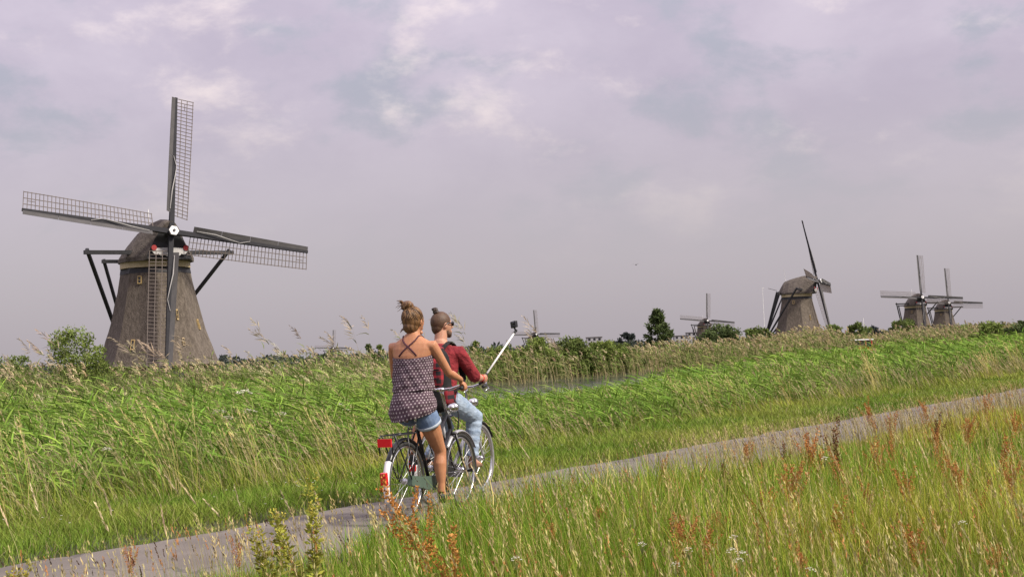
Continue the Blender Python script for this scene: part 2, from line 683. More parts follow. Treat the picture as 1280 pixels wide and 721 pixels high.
# dark boarded front with a scalloped name board
fr = MB()
fv = []
for a, b in prof:
    fv.append((3.80 + .62 * b ** 3, a * 2.02, 11.98 + b * 3.2))
fb = [(x - .25, y, z) for x, y, z in fv]
fr.add(fv + fb, [tuple(range(k)), tuple(range(2 * k - 1, k - 1, -1))] + [(j, (j + 1) % k, k + (j + 1) % k, k + j) for j in range(k)])
MM['front_boards'] = fr.mesh('front_boards', M_tar)
bd = MB()
pts_top, pts_bot = [], []
for i in range(25):
    y = -1.65 + 3.3 * i / 24
    pts_top.append((4.06, y, 12.95 - 0.10 * (y / 1.65) ** 2 + .05))
    pts_bot.append((4.06, y, 12.38 - .16 * abs(math.sin(i * math.pi / 4)) + 0.25 * (abs(y) / 1.65) ** 3))
n = 25
vv = pts_top + pts_bot
vb = [(x - .08, y, z) for x, y, z in vv]
ff = [(i, i + 1, n + i + 1, n + i) for i in range(n - 1)]
ff += [(2 * n + n + i, 2 * n + n + i + 1, 2 * n + i + 1, 2 * n + i) for i in range(n - 1)]
ff += [(i + 1, i, 2 * n + i, 2 * n + i + 1) for i in range(n - 1)] + [(n + i, n + i + 1, 3 * n + i + 1, 3 * n + i) for i in range(n - 1)]
MM['beard_board'] = bd.add(vv + vb, ff).mesh('beard_board', M_whitemill)
rd = MB()
rd.tube([(0, 0, 0), (.1, 0, 0)], .25, 16)
MM['red_disc'] = rd.mesh('red_disc', M_redmill)
MM['cross_beam'] = MB().bar((1.6, -7.1, 12.75), (1.6, 7.1, 12.75), .36, .36).mesh('cross_beam', M_tar)
MM['short_beam'] = MB().bar((-3.2, -4.0, 12.3), (-3.2, 4.0, 12.3), .32, .32).mesh('short_beam', M_tar)
MM['tail_pole'] = MB().bar((-3.6, 0, 12.6), (-7.9, 0, 1.0), .50, .50, wx2=.42, wy2=.42).mesh('tail_pole', M_tar)
MM['long_brace_a'] = MB().bar((1.45, 6.8, 13.05), (-7.2, .35, 2.2), .28, .28).mesh('long_brace', M_tar)
MM['long_brace_b'] = MB().bar((1.45, -6.8, 13.05), (-7.2, -.35, 2.2), .28, .28).mesh('long_brace', M_tar)
MM['short_brace_a'] = MB().bar((-3.35, 3.8, 12.5), (-6.9, .33, 3.6), .24, .24).mesh('short_brace', M_tar)
MM['short_brace_b'] = MB().bar((-3.35, -3.8, 12.5), (-6.9, -.33, 3.6), .24, .24).mesh('short_brace', M_tar)
wl = MB()
for a in range(8):
    c, s = math.cos(a * math.pi / 4), math.sin(a * math.pi / 4)
    wl.bar((-8.15, 0, 1.9), (-8.15, c * 1.3, 1.9 + s * 1.3), .09)
wl.tube([(-8.15, .95 * math.cos(a * math.pi / 8), 1.9 + .95 * math.sin(a * math.pi / 8)) for a in range(16)], .06, 6, close=True)
MM['winding_wheel'] = wl.mesh('winding_wheel', M_tar)
MM['lightning_rod'] = MB().tube([(-2.2, .3, 14.6), (-2.5, .35, 17.2)], .05, 6).mesh('lightning_rod', M_white)
MM['rear_rod'] = MB().tube([(-4.1, 0, 12.9), (-5.9, 0, 13.5)], .05, 6).mesh('rear_rod', M_tar)
# the rotor: shaft along x
MM['shaft'] = MB().tube([(-1.4, 0, 0), (.62, 0, 0)], [.38, .42], 12).mesh('shaft', M_tar)
hb = MB()
hb.tube([(.62, 0, 0), (.80, 0, 0)], .46, 6)
MM['hub_plate'] = hb.mesh('hub_plate', M_white)
hb = MB()
hb.tube([(.80, 0, 0), (.88, 0, 0)], .13, 12)
MM['hub_pin'] = hb.mesh('hub_pin', M_tar)
MM['stock'] = (MB().bar((0, 0, 0), (0, 0, RAD), .46, .36, up=(1, 0, 0), wx2=.24, wy2=.2)
               .bar((0, 0, -.002), (0, 0, -RAD), .46, .36, up=(1, 0, 0), wx2=.24, wy2=.2)).mesh('stock', M_stock)
lb = MB()
for r0, r1 in ((1.9, 4.6), (4.63, 7.4), (7.43, 10.2), (10.23, RAD - .05)):
    q = []
    for r in (r0, r1):
        wd = .62 - .022 * (r - 1.9)
        a = R(34 - 2.0 * (r - 1.9))
        for th in (0, .035):
            y0 = -.14 + .004 * r
            q += [(.08 + th, y0, r), (.08 + th + wd * math.sin(a), y0 - wd * math.cos(a), r)]
    lb.add(q, [(0, 1, 3, 2), (4, 6, 7, 5), (0, 4, 5, 1), (2, 3, 7, 6), (0, 2, 6, 4), (1, 5, 7, 3)])
MM['leading_board'] = lb.mesh('leading_board', M_sailwood)
la = MB()


def sail_pt(r, y):
    a = R(23 - 1.7 * (r - 1.7))
    return Vector((-math.sin(a) * y - .03, math.cos(a) * y, r))


for i in range(34):
    r = 1.75 + i * (RAD - .08 - 1.75) / 33
    la.bar(sail_pt(r, .05), sail_pt(r, 1.92 - .012 * r), .052, .052)
for y in (.72, 1.28, 1.86):
    for i in range(8):
        r0 = 1.7 + i * (RAD - 1.75) / 8
        r1 = 1.7 + (i + 1) * (RAD - 1.75) / 8
        la.bar(sail_pt(r0, y - .012 * r0), sail_pt(r1, y - .012 * r1), .058, .042)
for i in (1, 2):
    r = 1.75 + (33 - i) * (RAD - .08 - 1.75) / 33
    la.bar(sail_pt(r, .9), sail_pt(r - .35, .9), .045)
MM['lattice'] = la.mesh('lattice', M_lath)
rp = MB()
rp.tube([(.30, -.28, 2.2), (.42, -.18, 4.0), (.34, .06, 5.4), (.26, .20, 6.4)], [.03, .05, .045, .025], 6)
rp.tube([(.26, .20, 6.4), (.2, -.1, 7.4)], .03, 6)
MM['rolled_sailcloth'] = rp.mesh('rolled_sailcloth', M_rope)
wn = MB()
for (a, b, c, d) in ((-.42, -.32, 0, .09), (.42, -.32, 0, .09)):
    pass
wn.bar((0, -.36, -.5), (0, -.36, .5), .12, .14).bar((0, .36, -.5), (0, .36, .5), .12, .14).bar((0, -.42, .55), (0, .42, .55), .12, .14).bar((0, -.42, -.55), (0, .42, -.55), .12, .14)
wn.bar((0, -.3, 0), (0, .3, 0), .06, .06)
MM['window_frame'] = wn.mesh('window_frame', M_yellow)
MM['window_pane'] = MB().box((-.04, 0, 0), (.04, .62, 1.0)).mesh('window_pane', M_glassd)
dr = MB().box((0, 0, 1.05), (.12, 1.1, 2.1))
MM['door'] = dr.mesh('door', M_tar)


def windmill(px, py, Y, rel, rho, label, rpx=None, oct_rot=0.0):
    hub = at(px, py, Y)
    k = min(1.03, max(.92, (hub.z + .45) / HUBZ))
    fa = math.atan2(-hub.y, -hub.x) + R(rel)
    F = Vector((math.cos(fa), math.sin(fa), 0))
    base = hub - F * OVER * k
    root = empty('windmill', (base.x, base.y, hub.z - HUBZ * k))
    root.scale = (k, k, k)
    tag(root, label, 'windmill', 'windmills beyond the canal')
    camang = math.atan2(-base.y, -base.x)
    Rt = Matrix.Rotation(camang + R(oct_rot), 4, 'Z')
    Rc = Matrix.Rotation(fa, 4, 'Z')
    for nme in ('brick_base', 'thatch_wall', 'collar', 'cap_ring'):
        link(nme, MM[nme], None, root, Rt)
    cap = link('cap', MM['cap'], None, root, Rc)
    for nme in ('cross_beam', 'short_beam', 'tail_pole', 'winding_wheel'):
        link(nme, MM[nme], None, root, Rc)
    for nme in ('long_brace', 'short_brace'):
        for s in 'ab':
            link(nme, MM[nme + '_' + s], None, root, Rc)
    link('front_boards', MM['front_boards'], None, cap)
    bdo = link('beard_board', MM['beard_board'], None, cap)
    for y in (-1.5, 1.5):
        link('red_disc', MM['red_disc'], None, cap, Matrix.Translation((4.05, y, 12.98)))
    link('lightning_rod', MM['lightning_rod'], None, cap)
    link('lightning_rod', MM['rear_rod'], None, cap)
    # windows and a door in the flats of the tower (corner at 0, so flats at 22.5 + 45 n)
    for ang, z, wy, wz in ((-26, 10.2, .45, .6), (-28, 4.3, .4, .8), (29, 6.9, .2, .8), (31, 4.4, .22, .6), (68, 6.0, .3, .8)):
        fl = 22.5 + 45 * math.floor(ang / 45)
        rr = tower_r(z) * math.cos(R(22.5)) / math.cos(R(ang - fl)) + .07
        slope = math.atan2(tower_r(z - .5) - tower_r(z + .5), 1.0) * .92
        Mw = Rt @ Matrix.Rotation(R(ang), 4, 'Z') @ Matrix.Translation((rr, 0, z)) @ Matrix.Rotation(R(fl - ang), 4, 'Z') @ Matrix.Rotation(-slope, 4, 'Y') @ Matrix.Diagonal((1, wy, wz, 1))
        wf = link('window', MM['window_frame'], None, root, Mw)
        link('pane', MM['window_pane'], None, wf)
    fl = 22.5
    link('door', MM['door'], None, root, Rt @ Matrix.Rotation(R(fl), 4, 'Z') @ Matrix.Translation((5.0 * math.cos(R(22.5)) + .03, 0, .2)))
    Mr = Rc @ Matrix.Translation((OVER, 0, HUBZ)) @ Matrix.Rotation(-TILT, 4, 'Y') @ Matrix.Rotation(-R(rho), 4, 'X')
    sh = link('shaft', MM['shaft'], None, root, Mr)
    link('hub_plate', MM['hub_plate'], None, sh)
    link('hub_pin', MM['hub_pin'], None, sh)
    for q in range(2):
        off = .28 * q
        st = link('stock', MM['stock'], None, root, Mr @ Matrix.Translation((off, 0, 0)) @ Matrix.Rotation(-R(90 * q), 4, 'X'))
    for q in range(4):
        Ms = Mr @ Matrix.Translation((.28 * (q % 2), 0, 0)) @ Matrix.Rotation(-R(90 * q), 4, 'X')
        s_ = link('sail_lattice', MM['lattice'], None, root, Ms)
        link('leading_board', MM['leading_board'], None, s_)
        link('rolled_sailcloth', MM['rolled_sailcloth'], None, s_)
    return root


windmill(214, 291, 130.5, 20, 8, 'big thatched windmill with a red and white board, standing alone beyond the reeds', oct_rot=-1)
windmill(1022, 352, 309, 80, 2, 'windmill turned side-on with its tail braces reaching to the ground', oct_rot=12)
windmill(1152, 372, 400, 27, 3.5, 'front windmill of the overlapping pair, its tower hiding part of the other', oct_rot=6)
windmill(1185.5, 378.7, 516, 26, 3, 'smaller windmill of the overlapping pair, half behind the other', oct_rot=9)
windmill(884, 401, 617, 20, 6.5, 'far windmill half hidden behind a round green bush', oct_rot=4)
windmill(670, 418, 700, 18, 1, 'small far windmill just behind the raised selfie stick camera', oct_rot=4)
windmill(416.6, 435, 950, 6, 3.5, 'tiny windmill on the horizon, only its sails above the reeds', oct_rot=4)
windmill(524.5, 430, 800, 6, 2, 'windmill hidden behind the two riders, one sail tip showing between their heads', oct_rot=4)

# ------------------------------------------------------------------ trees, bushes and far things
M_treeleaf = leaf_mat('tree_foliage', 0.25, 0.6)


def tree(name, label, cat, base, h, wd, c, leaf, n, shape='round', trunk=0.18, group=None, crown_low=0.15):
    """tapered trunk with limbs and a crown of leaf-sized faces gathered in uneven clumps"""
    root = empty(name, base)
    tag(root, label, cat, group)
    tm = MB()
    tr = max(.04, h * .022)
    top = h * (.82 if shape != 'round' else .6)
    pts = [(random.uniform(-.03, .03) * h * i / 5, random.uniform(-.03, .03) * h * i / 5, top * i / 5 - .15 * (i == 0)) for i in range(6)]
    tm.tube(pts, [tr * (1 - .8 * i / 5) for i in range(6)], 8)
    for i in range(7):
        z0 = top * random.uniform(.25, .95)
        a = random.uniform(0, 6.28)
        L = wd * .38 * random.uniform(.6, 1)
        tm.tube([(0, 0, z0), (L * .5 * math.cos(a), L * .5 * math.sin(a), z0 + L * .25), (L * math.cos(a), L * math.sin(a), z0 + L * .7)], [tr * .4, tr * .28, tr * .1], 6)
    tm.build('trunk', M_bark, root, smooth=True)
    vg = Veg()
    k = max(14, int(n / 90))
    cz = rng.uniform(crown_low, 1, k)
    if shape == 'cone':
        rr = wd / 2 * np.interp(cz, [0, .1, .3, .65, 1], [.6, .9, 1, .7, .12])
    else:
        rr = wd / 2 * np.sqrt(np.clip(1 - ((cz - .45) / .58) ** 2, .03, 1))
    a = rng.uniform(0, 2 * np.pi, k)
    q = np.sqrt(rng.uniform(.05, 1, k)) * rng.uniform(.8, 1.12, k)
    cc = np.stack([np.cos(a) * rr * q, np.sin(a) * rr * q, cz * h * .94], 1)
    cr = rng.uniform(.09, .2, k) * min(wd, h) * (1.0 if shape == 'round' else .8)
    k_in = rng.random(n) < .25
    idx = rng.integers(0, k, n)
    off = unit(rng.normal(size=(n, 3))) * (rng.uniform(0, 1, (n, 1)) ** .5) * cr[idx][:, None]
    off[:, 2] *= .75
    P = cc[idx] + off
    P[:, 2] = np.maximum(P[:, 2], 0.05)
    D = unit(rng.normal(size=(n, 3)) + np.array([-.5, 0, .25]))
    S = unit(np.cross(D, rng.normal(size=(n, 3))))
    tone = rng.uniform(.75, 1.25, k)[idx][:, None]
    C = vary(c, n, .2) * tone
    vg.leaflets(P, D, S, leaf * rng.uniform(.7, 1.4, n), leaf * .6, C)
    link('crown', vg.mesh('crown', M_treeleaf), None, root)
    return root


def ground_at(px, Y):
    p = at(px, 440, Y)
    return (p.x, p.y, ground_z(p.x, p.y))


def tree_px(name, label, cat, x0, x1, ytop, Y, c, n, shape='round', group=None, leaf=None, low=.1):
    b = ground_at((x0 + x1) / 2, Y)
    top = at((x0 + x1) / 2, ytop, Y)
    return tree(name, label, cat, b, top.z - b[2], (x1 - x0) / FPX * Y, c, leaf or Y / 1440 * 2.6, int(n * 1.8), shape, group=group, crown_low=low)


G1, G2, G3 = (0.115, 0.150, 0.042), (0.150, 0.195, 0.048), (0.085, 0.115, 0.042)
tree_px('willow_shrub', 'bushy green willow shrub beside the big lone windmill', 'shrub', 52, 134, 411, 75, G2, 4200)
tree_px('shrub', 'low dark shrub behind the reeds past the willow shrub', 'shrub', -30, 50, 441, 80, G1, 2200)
tree_px('pointed_tree', 'narrow upright dark tree standing alone beyond the canal', 'tree', 804, 844, 386, 250, G3, 3600, 'cone')
tree_px('round_bush', 'round green bush in front of the far windmill', 'bush', 874, 930, 406, 205, G3, 4600)
for i, (x0, x1, yt, Y, c, nn) in enumerate(((452, 472, 426, 120, G3, 900), (466, 486, 428, 122, G1, 800), (586, 606, 424, 130, G2, 900))):
    tree_px('small_tree', ['small pointed tree showing beside the woman’s shoulder', 'small tree just behind the woman’s left arm', 'light green small tree right behind the man’s sleeve'][i].replace('’', "'"), 'tree', x0, x1, yt, Y, c, nn, 'cone')
for i, (x0, x1, yt, Y, c, nn, lab) in enumerate((
        (928, 966, 409, 240, G1, 1800, 'low bush between the round bush and the side-on windmill'),
        (1026, 1066, 407, 235, G1, 1400, 'low bush beside the foot of the side-on windmill'),
        (1056, 1094, 404, 230, G1, 1500, 'bush right behind the moored boat'),
        (1108, 1150, 400, 260, G1, 2000, 'taller bush at the foot of the overlapping windmills'),
        (1190, 1228, 407, 250, G2, 1200, 'pale low bush beside the smaller windmill of the pair'),
        (1214, 1266, 402, 170, G2, 1600, 'wide low bush past the pair of windmills'),
        (1256, 1300, 401, 150, G3, 1600, 'dark bush at the end of the reed bank'))):
    tree_px('bush', lab, 'bush', x0, x1, yt, Y, c, nn, group='bushes along the far bank')
for i, (x0, x1, yt, Y, c, nn) in enumerate(((600, 662, 434, 106, G2, 3000), (640, 704, 424, 110, G2, 4200), (684, 744, 422, 113, G1, 4200), (726, 778, 425, 117, G2, 3400), (760, 804, 430, 121, G1, 2400))):
    tree_px('sallow_bush', ['sallow bush across the water nearest the selfie stick', 'leafy sallow bush under the small far windmill', 'dark sallow bush across the water beside the small far windmill', 'sallow bush below the far flat-roofed building', 'dark sallow bush ending the row before the pointed tree'][i], 'bush', x0, x1, yt, Y, c, nn, group='sallow bushes across the water', leaf=.2)
tree_px('far_tree', 'rounded blue-grey tree far off behind the moored boat', 'tree', 1085, 1106, 409, 820, (.045, .055, .06), 700)
tree_px('far_tree', 'dark far tree beside the roofs on the horizon', 'tree', 774, 797, 417, 600, (.04, .05, .045), 700)

# a far-off wood that reads as one mass along the horizon
vg = Veg()
n = 16000
ang = rng.uniform(R(-27), R(27), n)
dist = rng.uniform(1500, 1800, n)
hh = 5 + 6 * vnoise(ang * 60, ang * 0 + 4) + 5 * vnoise(ang * 210, ang * 0 + 14)
P = np.stack([np.sin(ang) * dist, np.cos(ang) * dist, rng.uniform(0, 1, n) ** .7 * hh - .5], 1)
D = unit(rng.normal(size=(n, 3)) + [0, 0, .4])
S = unit(np.cross(D, rng.normal(size=(n, 3))))
vg.leaflets(P, D, S, rng.uniform(3, 6, n), 3.2, vary((.05, .062, .05), n, .2))
tag(link('far_wood', vg.mesh('far_wood', M_treeleaf)), 'dark distant wood along the whole horizon', 'wood', kind='stuff')

# far buildings
M_conc = mat('pale_concrete', (0.30, 0.29, 0.30), (0.36, 0.35, 0.36), .2, 0.8)
M_roofd = mat('dark_roof', (0.10, 0.085, 0.085), (0.13, 0.11, 0.11), .3, 0.8)


def building(px0, px1, ytop, Y, storeys, label, step=0):
    a, b = at(px0, ytop, Y), at(px1, ytop, Y)
    wd, h = b.x - a.x, a.z + .4
    root = empty('apartment_block', ((a.x + b.x) / 2, Y, -.4))
    tag(root, label, 'building', 'far buildings')
    dp = 12
    mb = MB().box((0, 0, h / 2), (wd, dp, h))
    if step:
        mb.box((wd * .28, 0, h + step / 2), (wd * .44, dp * .8, step))
    mb.build('wall', M_conc, root)
    MB().box((0, 0, h + .15), (wd + .8, dp + .8, .3)).build('roof', M_roofd, root)
    wp = MB().box((0, 0, 0), (1.5, .2, 1.4)).mesh('window', M_glassd)
    nx = max(2, int(wd / 3))
    for fl in range(storeys):
        for i in range(nx):
            link('window', wp, None, root, Matrix.Translation((-wd / 2 + (i + .5) * wd / nx, -dp / 2 - .06, (fl + .55) * h / storeys)))
    return root


building(842, 860, 420, 1100, 4, 'pale apartment block between the pointed tree and the round bush')
building(858, 874, 416, 1130, 5, 'taller stepped apartment block touching the round bush', 3)
building(733, 752, 422, 1000, 4, 'far flat-roofed building rising above the sallow bushes')

# a small moored boat with white roof and red hull, mast behind it
bp_ = at(1080, 434, 166)
br = empty('moored_boat', (bp_.x, bp_.y, -0.62))
br.rotation_euler = (0, 0, R(8))
tag(br, 'small red and white cabin boat moored among the reeds', 'boat')
hv = []
for x, wy, zb in ((-1.9, .75, .0), (-1.2, .85, -.1), (.8, .8, -.1), (1.7, .45, .0), (2.2, .05, .2)):
    for y, z in ((-wy, 1.0), (-wy * .8, zb), (wy * .8, zb), (wy, 1.0)):
        hv.append((x, y, z))
hf = [(i * 4 + j, i * 4 + (j + 1) % 4, i * 4 + 4 + (j + 1) % 4, i * 4 + 4 + j) for i in range(4) for j in range(4)] + [(0, 1, 2, 3), (16, 17, 18, 19)]
MB().add(hv, hf).build('hull', M_red, br)
cb = MB().box((-.35, 0, 1.12), (2.2, 1.3, .25))
for x in (-1.4, -.7, 0, .7):
    for y in (-.62, .62):
        cb.bar((x, y, 1.2), (x, y, 2.05), .09)
cb.build('cabin', M_red, br)
MB().box((-.35, 0, 2.1), (2.5, 1.5, .12)).build('roof', M_white, br)
for y in (-.6, .6):
    MB().box((-.35, y, 1.62), (2.05, .03, .72)).build('window', M_glassd, br)
mt = at(1079, 397, 230)
mr = empty('flag_mast', (mt.x, mt.y, -.4))
tag(mr, 'thin white mast rising behind the moored boat', 'mast')
MB().tube([(0, 0, 0), (0, 0, 2.6), (0, 0, mt.z + .4)], [.14, .10, .04], 8).build('pole', M_white, mr)
MB().bar((-.35, 0, mt.z - 1.2), (.35, 0, mt.z - 1.2), .05).build('crosstree', M_white, mr)
pl_ = at(953, 360, 300)
pr = empty('lamp_mast', (pl_.x, pl_.y, -.4))
tag(pr, 'very thin pale mast next to the side-on windmill', 'mast')
MB().tube([(0, 0, 0), (0, 0, pl_.z + .4)], [.07, .04], 6).build('pole', M_white, pr)
MB().box((.12, 0, pl_.z + .4), (.4, .12, .1)).build('lamp_head', M_white, pr)

# one bird far up in the sky
bpos = at(795, 331, 90)
bd_ = empty('bird', bpos, R(70))
tag(bd_, 'tiny dark bird flying across the grey sky', 'bird')
M_bird = mat('feathers', (.03, .03, .032), (.05, .05, .05), 20, .8)
mb = MB().tube([(-.14, 0, 0), (-.08, 0, .005), (0, 0, .01), (.08, 0, .01), (.12, 0, .015), (.15, 0, .01)], [.012, .025, .035, .028, .02, .004], 8)
mb.add([(.05, .02, .02), (-.05, .02, .02), (-.04, .16, .06), (.04, .16, .06), (-.07, .3, .03), (.03, .02, .03), (-.05, .02, .03), (.0, .16, .07)], [(0, 1, 2, 3), (3, 2, 4)])
mb.add([(.05, -.02, .02), (-.05, -.02, .02), (-.04, -.16, .06), (.04, -.16, .06), (-.07, -.3, .03)], [(0, 3, 2, 1), (3, 4, 2)])
mb.add([(-.13, .012, 0), (-.13, -.012, 0), (-.2, -.03, 0), (-.2, .03, 0)], [(0, 1, 2, 3)])
mb.build('body', M_bird, bd_)

# ------------------------------------------------------------------ bicycles (local frame: x forward, y left, z up, origin on the ground under the rear hub)
M_black = mat('black_enamel', (0.012, 0.012, 0.014), (0.02, 0.02, 0.022), 8, 0.3)
M_rubber = mat('rubber', (0.022, 0.022, 0.022), (0.035, 0.034, 0.033), 20, 0.85)
M_greytyre = mat('grey_rubber', (0.16, 0.155, 0.15), (0.21, 0.205, 0.20), 20, 0.8)
M_chrome = mat('chrome', (0.66, 0.66, 0.66), (0.56, 0.56, 0.56), 12, 0.22, metal=1.0)
M_silver = mat('silver_paint', (0.46, 0.46, 0.47), (0.40, 0.40, 0.41), 8, 0.35, metal=.5)
M_whitepl = mat('white_enamel', (0.80, 0.80, 0.79), (0.74, 0.74, 0.73), 8, 0.3)
M_redpl = mat('red_lens', (0.62, 0.012, 0.02), (0.52, 0.01, 0.015), 8, 0.2)
M_green = mat('grey_green_case', (0.065, 0.10, 0.075), (0.085, 0.125, 0.095), 8, 0.5)
M_saddle = mat('brown_leather', (0.09, 0.045, 0.03), (0.12, 0.065, 0.045), 12, 0.5)
M_grip = mat('grip_rubber', (0.02, 0.02, 0.022), (0.03, 0.03, 0.03), 30, 0.7)


def arc_pts(c, r, a0, a1, n, y=0.0):
    return [(c[0] + r * math.cos(R(a0 + (a1 - a0) * i / (n - 1))), y, c[1] + r * math.sin(R(a0 + (a1 - a0) * i / (n - 1)))) for i in range(n)]


def wheel_parts(r):
    ty = MB().tube([(r - .018) * Vector((math.cos(a * math.pi / 24), 0, math.sin(a * math.pi / 24))) for a in range(48)], .019, 10, close=True)
    rm = MB().tube([(r - .044) * Vector((math.cos(a * math.pi / 24), 0, math.sin(a * math.pi / 24))) for a in range(48)], [(.013, .011)] * 48, 8, side=(0, 1, 0), close=True)
    sp = MB()
    for i in range(28):
        a = 2 * math.pi * i / 28
        b = a + (.5 if (i // 2) % 2 else -.5)
        s = 1 if i % 2 else -1
        sp.tube([(.022 * math.cos(b), s * .03, .022 * math.sin(b)), ((r - .05) * math.cos(a), 0, (r - .05) * math.sin(a))], .0016, 4, caps=False)
    hb = MB().tube([(0, -.05, 0), (0, -.034, 0), (0, -.03, 0), (0, .03, 0), (0, .034, 0), (0, .05, 0)], [.012, .012, .026, .026, .012, .012], 12)
    return ty, rm, sp, hb


def mudguard(c, r, a0, a1, n=26, wd=.03):
    v, f = [], []
    prof_ = [(-1, -.016), (-.8, -.004), (-.4, .003), (0, .005), (.4, .003), (.8, -.004), (1, -.016), (.78, -.008), (0, .001), (-.78, -.008)]
    for i in range(n):
        a = R(a0 + (a1 - a0) * i / (n - 1))
        for q, dr_ in prof_:
            v.append((c[0] + (r + dr_) * math.cos(a), q * wd, c[1] + (r + dr_) * math.sin(a)))
    k = len(prof_)
    for i in range(n - 1):
        for j in range(k):
            f.append((i * k + j, i * k + (j + 1) % k, (i + 1) * k + (j + 1) % k, (i + 1) * k + j))
    f += [tuple(range(k)), tuple((n - 1) * k + j for j in range(k))]
    return MB().add(v, f)


def bicycle(root, S):
    r, wb = S['r'], S['wb']
    bb = Vector((.44, 0, .285))
    HT = Vector((wb - .235, 0, .885))          # head tube top
    HB = Vector((wb - .165, 0, .69))          # head tube bottom
    ST = Vector((.245, 0, S['seat'] - .13))       # seat tube top
    fm = S['frame']
    ty, rm, sp, hb = wheel_parts(r)
    me = [ty.mesh('tyre', S['tyre'], True), rm.mesh('rim', M_chrome, True), sp.mesh('spokes', M_chrome), hb.mesh('hub', M_chrome, True)]
    for x, steer in ((0, 0), (wb, S.get('steer', 0))):
        wl_ = link('wheel', me[3], None, root, Matrix.Translation((x, 0, r)) @ Matrix.Rotation(steer, 4, 'Z'))
        for k_, nme in ((0, 'tyre'), (1, 'rim'), (2, 'spokes')):
            link(nme, me[k_], None, wl_)
    fr_ = MB()
    fr_.tube([bb, ST], .0165, 10)
    fr_.tube([HT, HB], .019, 10)
    if S['step']:
        fr_.tube([HB + Vector((-.01, 0, .03)), (wb - .36, 0, .50), (.62, 0, .36), bb], .0175, 10)
        fr_.tube([HT + Vector((.01, 0, -.02)), (wb - .42, 0, .66), (.60, 0, .50), bb.lerp(ST, .35)], .0155, 10)
    else:
        fr_.tube([HB + Vector((-.005, 0, .02)), bb], .0175, 10)
        fr_.tube([HT + Vector((.01, 0, -.03)), bb.lerp(ST, .93)], .0155, 10)
    for y in (-1, 1):
        fr_.tube([bb + Vector((-.02, y * .028, 0)), (0, y * .062, r)], .009, 8)
        fr_.tube([bb.lerp(ST, .95) + Vector((0, y * .018, 0)), (0, y * .062, r)], .0075, 8)
    fr_.tube([bb + Vector((0, -.038, 0)), bb + Vector((0, .038, 0))], .024, 12)
    fr_.build('frame', fm, root, smooth=True)
    fk = MB()
    for y in (-1, 1):
        fk.tube([HB + Vector((.004, y * .045, -.02)), (wb - .105, y * .052, .52), (wb - .05, y * .055, .40), (wb, y * .055, r)], [.0125, .012, .010, .008], 8)
    fk.tube([HB + Vector((.004, -.05, -.015)), HB + Vector((.004, .05, -.015))], .015, 8)
    fk.build('fork', S['fork'], root, smooth=True)
    # mudguards
    mg = mudguard((0, r), r + .028, 25, 150).build('mudguard', S['guard'], root, smooth=True)
    mudguard((0, r), r + .030, 148, 205, 14, .031).build('white_tail', M_whitepl, mg, smooth=True)
    mudguard((0, r), r + .027, 204, 222, 6, .030).build('mud_flap', M_silver, mg, smooth=True)
    a = R(172)
    p = Vector(((r + .05) * math.cos(a), 0, r + (r + .05) * math.sin(a)))
    MB().box(p, (.04, .052, .10), Matrix.Rotation(R(-8), 3, 'Y')).build('rear_light', M_redpl, mg)
    mudguard((wb, r), r + .026, 30, 142).build('mudguard', S['fguard'], root, smooth=True)
    # rear rack
    z = r * 2 + .065
    rk = MB()
    for y in (-.06, .06):
        rk.tube([(.16, y * .6, z + .0), (.05, y, z), (-.30, y, z), (-.335, y, z - .03)], .006, 8)
        rk.tube([(-.28, y, z), (-.02, y * 1.15, r + .02)], .006, 8)
        rk.tube([(-.05, y, z), (0.0, y * 1.15, r + .02)], .005, 8)
        rk.tube([(-.335, y, z - .03), (-.325, y, z - .16)], .006, 8)
    for x in (-.335, -.2, -.05, .1):
        rk.tube([(x, -.06, z if x > -.3 else z - .03), (x, .06, z if x > -.3 else z - .03)], .006, 8)
    rk.tube([(-.1, 0, z), (.16, 0, z)], .006, 8)
    rko = rk.build('rear_rack', M_black, root, smooth=True)
    if S['reflector']:
        MB().box((-.348, 0, z - .055), (.02, .125, .068)).build('reflector', M_redpl, rko)
    # saddle
    sd = MB()
    sz = S['seat']
    sd.tube([(.09, 0, sz + .004), (.12, 0, sz + .006), (.18, 0, sz), (.25, 0, sz - .006), (.33, 0, sz - .004), (.385, 0, sz - .012)],
            [(.06, .018), (.098, .034), (.092, .034), (.055, .03), (.028, .024), (.014, .012)], 16, side=(0, 1, 0))
    sdo = sd.build('saddle', S['saddle'], root, smooth=True)
    sp_ = MB().tube([ST - Vector((0, 0, .03)), ST + Vector((-.012, 0, .07))], .013, 10)
    for y in (-.03, .03):
        sp_.tube([(.14, y, sz - .025), (.2, y * .8, sz - .055), (.33, y * .4, sz - .03)], .004, 6)
        sp_.tube([(.13, y * 1.6, sz - .03), (.13, y * 1.6, sz - .075)], .014, 8)
    sp_.build('saddle_post', M_chrome, root, smooth=True)
    # stem and handlebar
    gz_ = S['bar']
    cx_ = S['barx']
    stm = MB().tube([HT - Vector((0, 0, .03)), (cx_ + .035, 0, gz_ - .05), (cx_ + .01, 0, gz_ - .01)], [.014, .014, .017], 10)
    stm.tube([(cx_, -.03, gz_), (cx_, .03, gz_)], .02, 10)
    stm.build('stem', M_chrome, root, smooth=True)
    G = S['grip']
    hbm = MB()
    pts = []
    for s_ in (1, -1):
        half = [(cx_, s_ * .02, gz_), (cx_ + .02, s_ * .09, gz_ + .006), (cx_ + .03, s_ * .17, gz_ + .03), (cx_ - .0, s_ * .235, gz_ + .045), (G[0] + .06, s_ * (G[1] - .01), G[2] + .003), (G[0] - .055, s_ * (G[1] + .012), G[2] - .006)]
        pts = half[::-1] + pts if s_ == 1 else pts + half
    hbo = hbm.tube(pts, .0115, 10).build('handlebar', M_chrome, root, smooth=True)
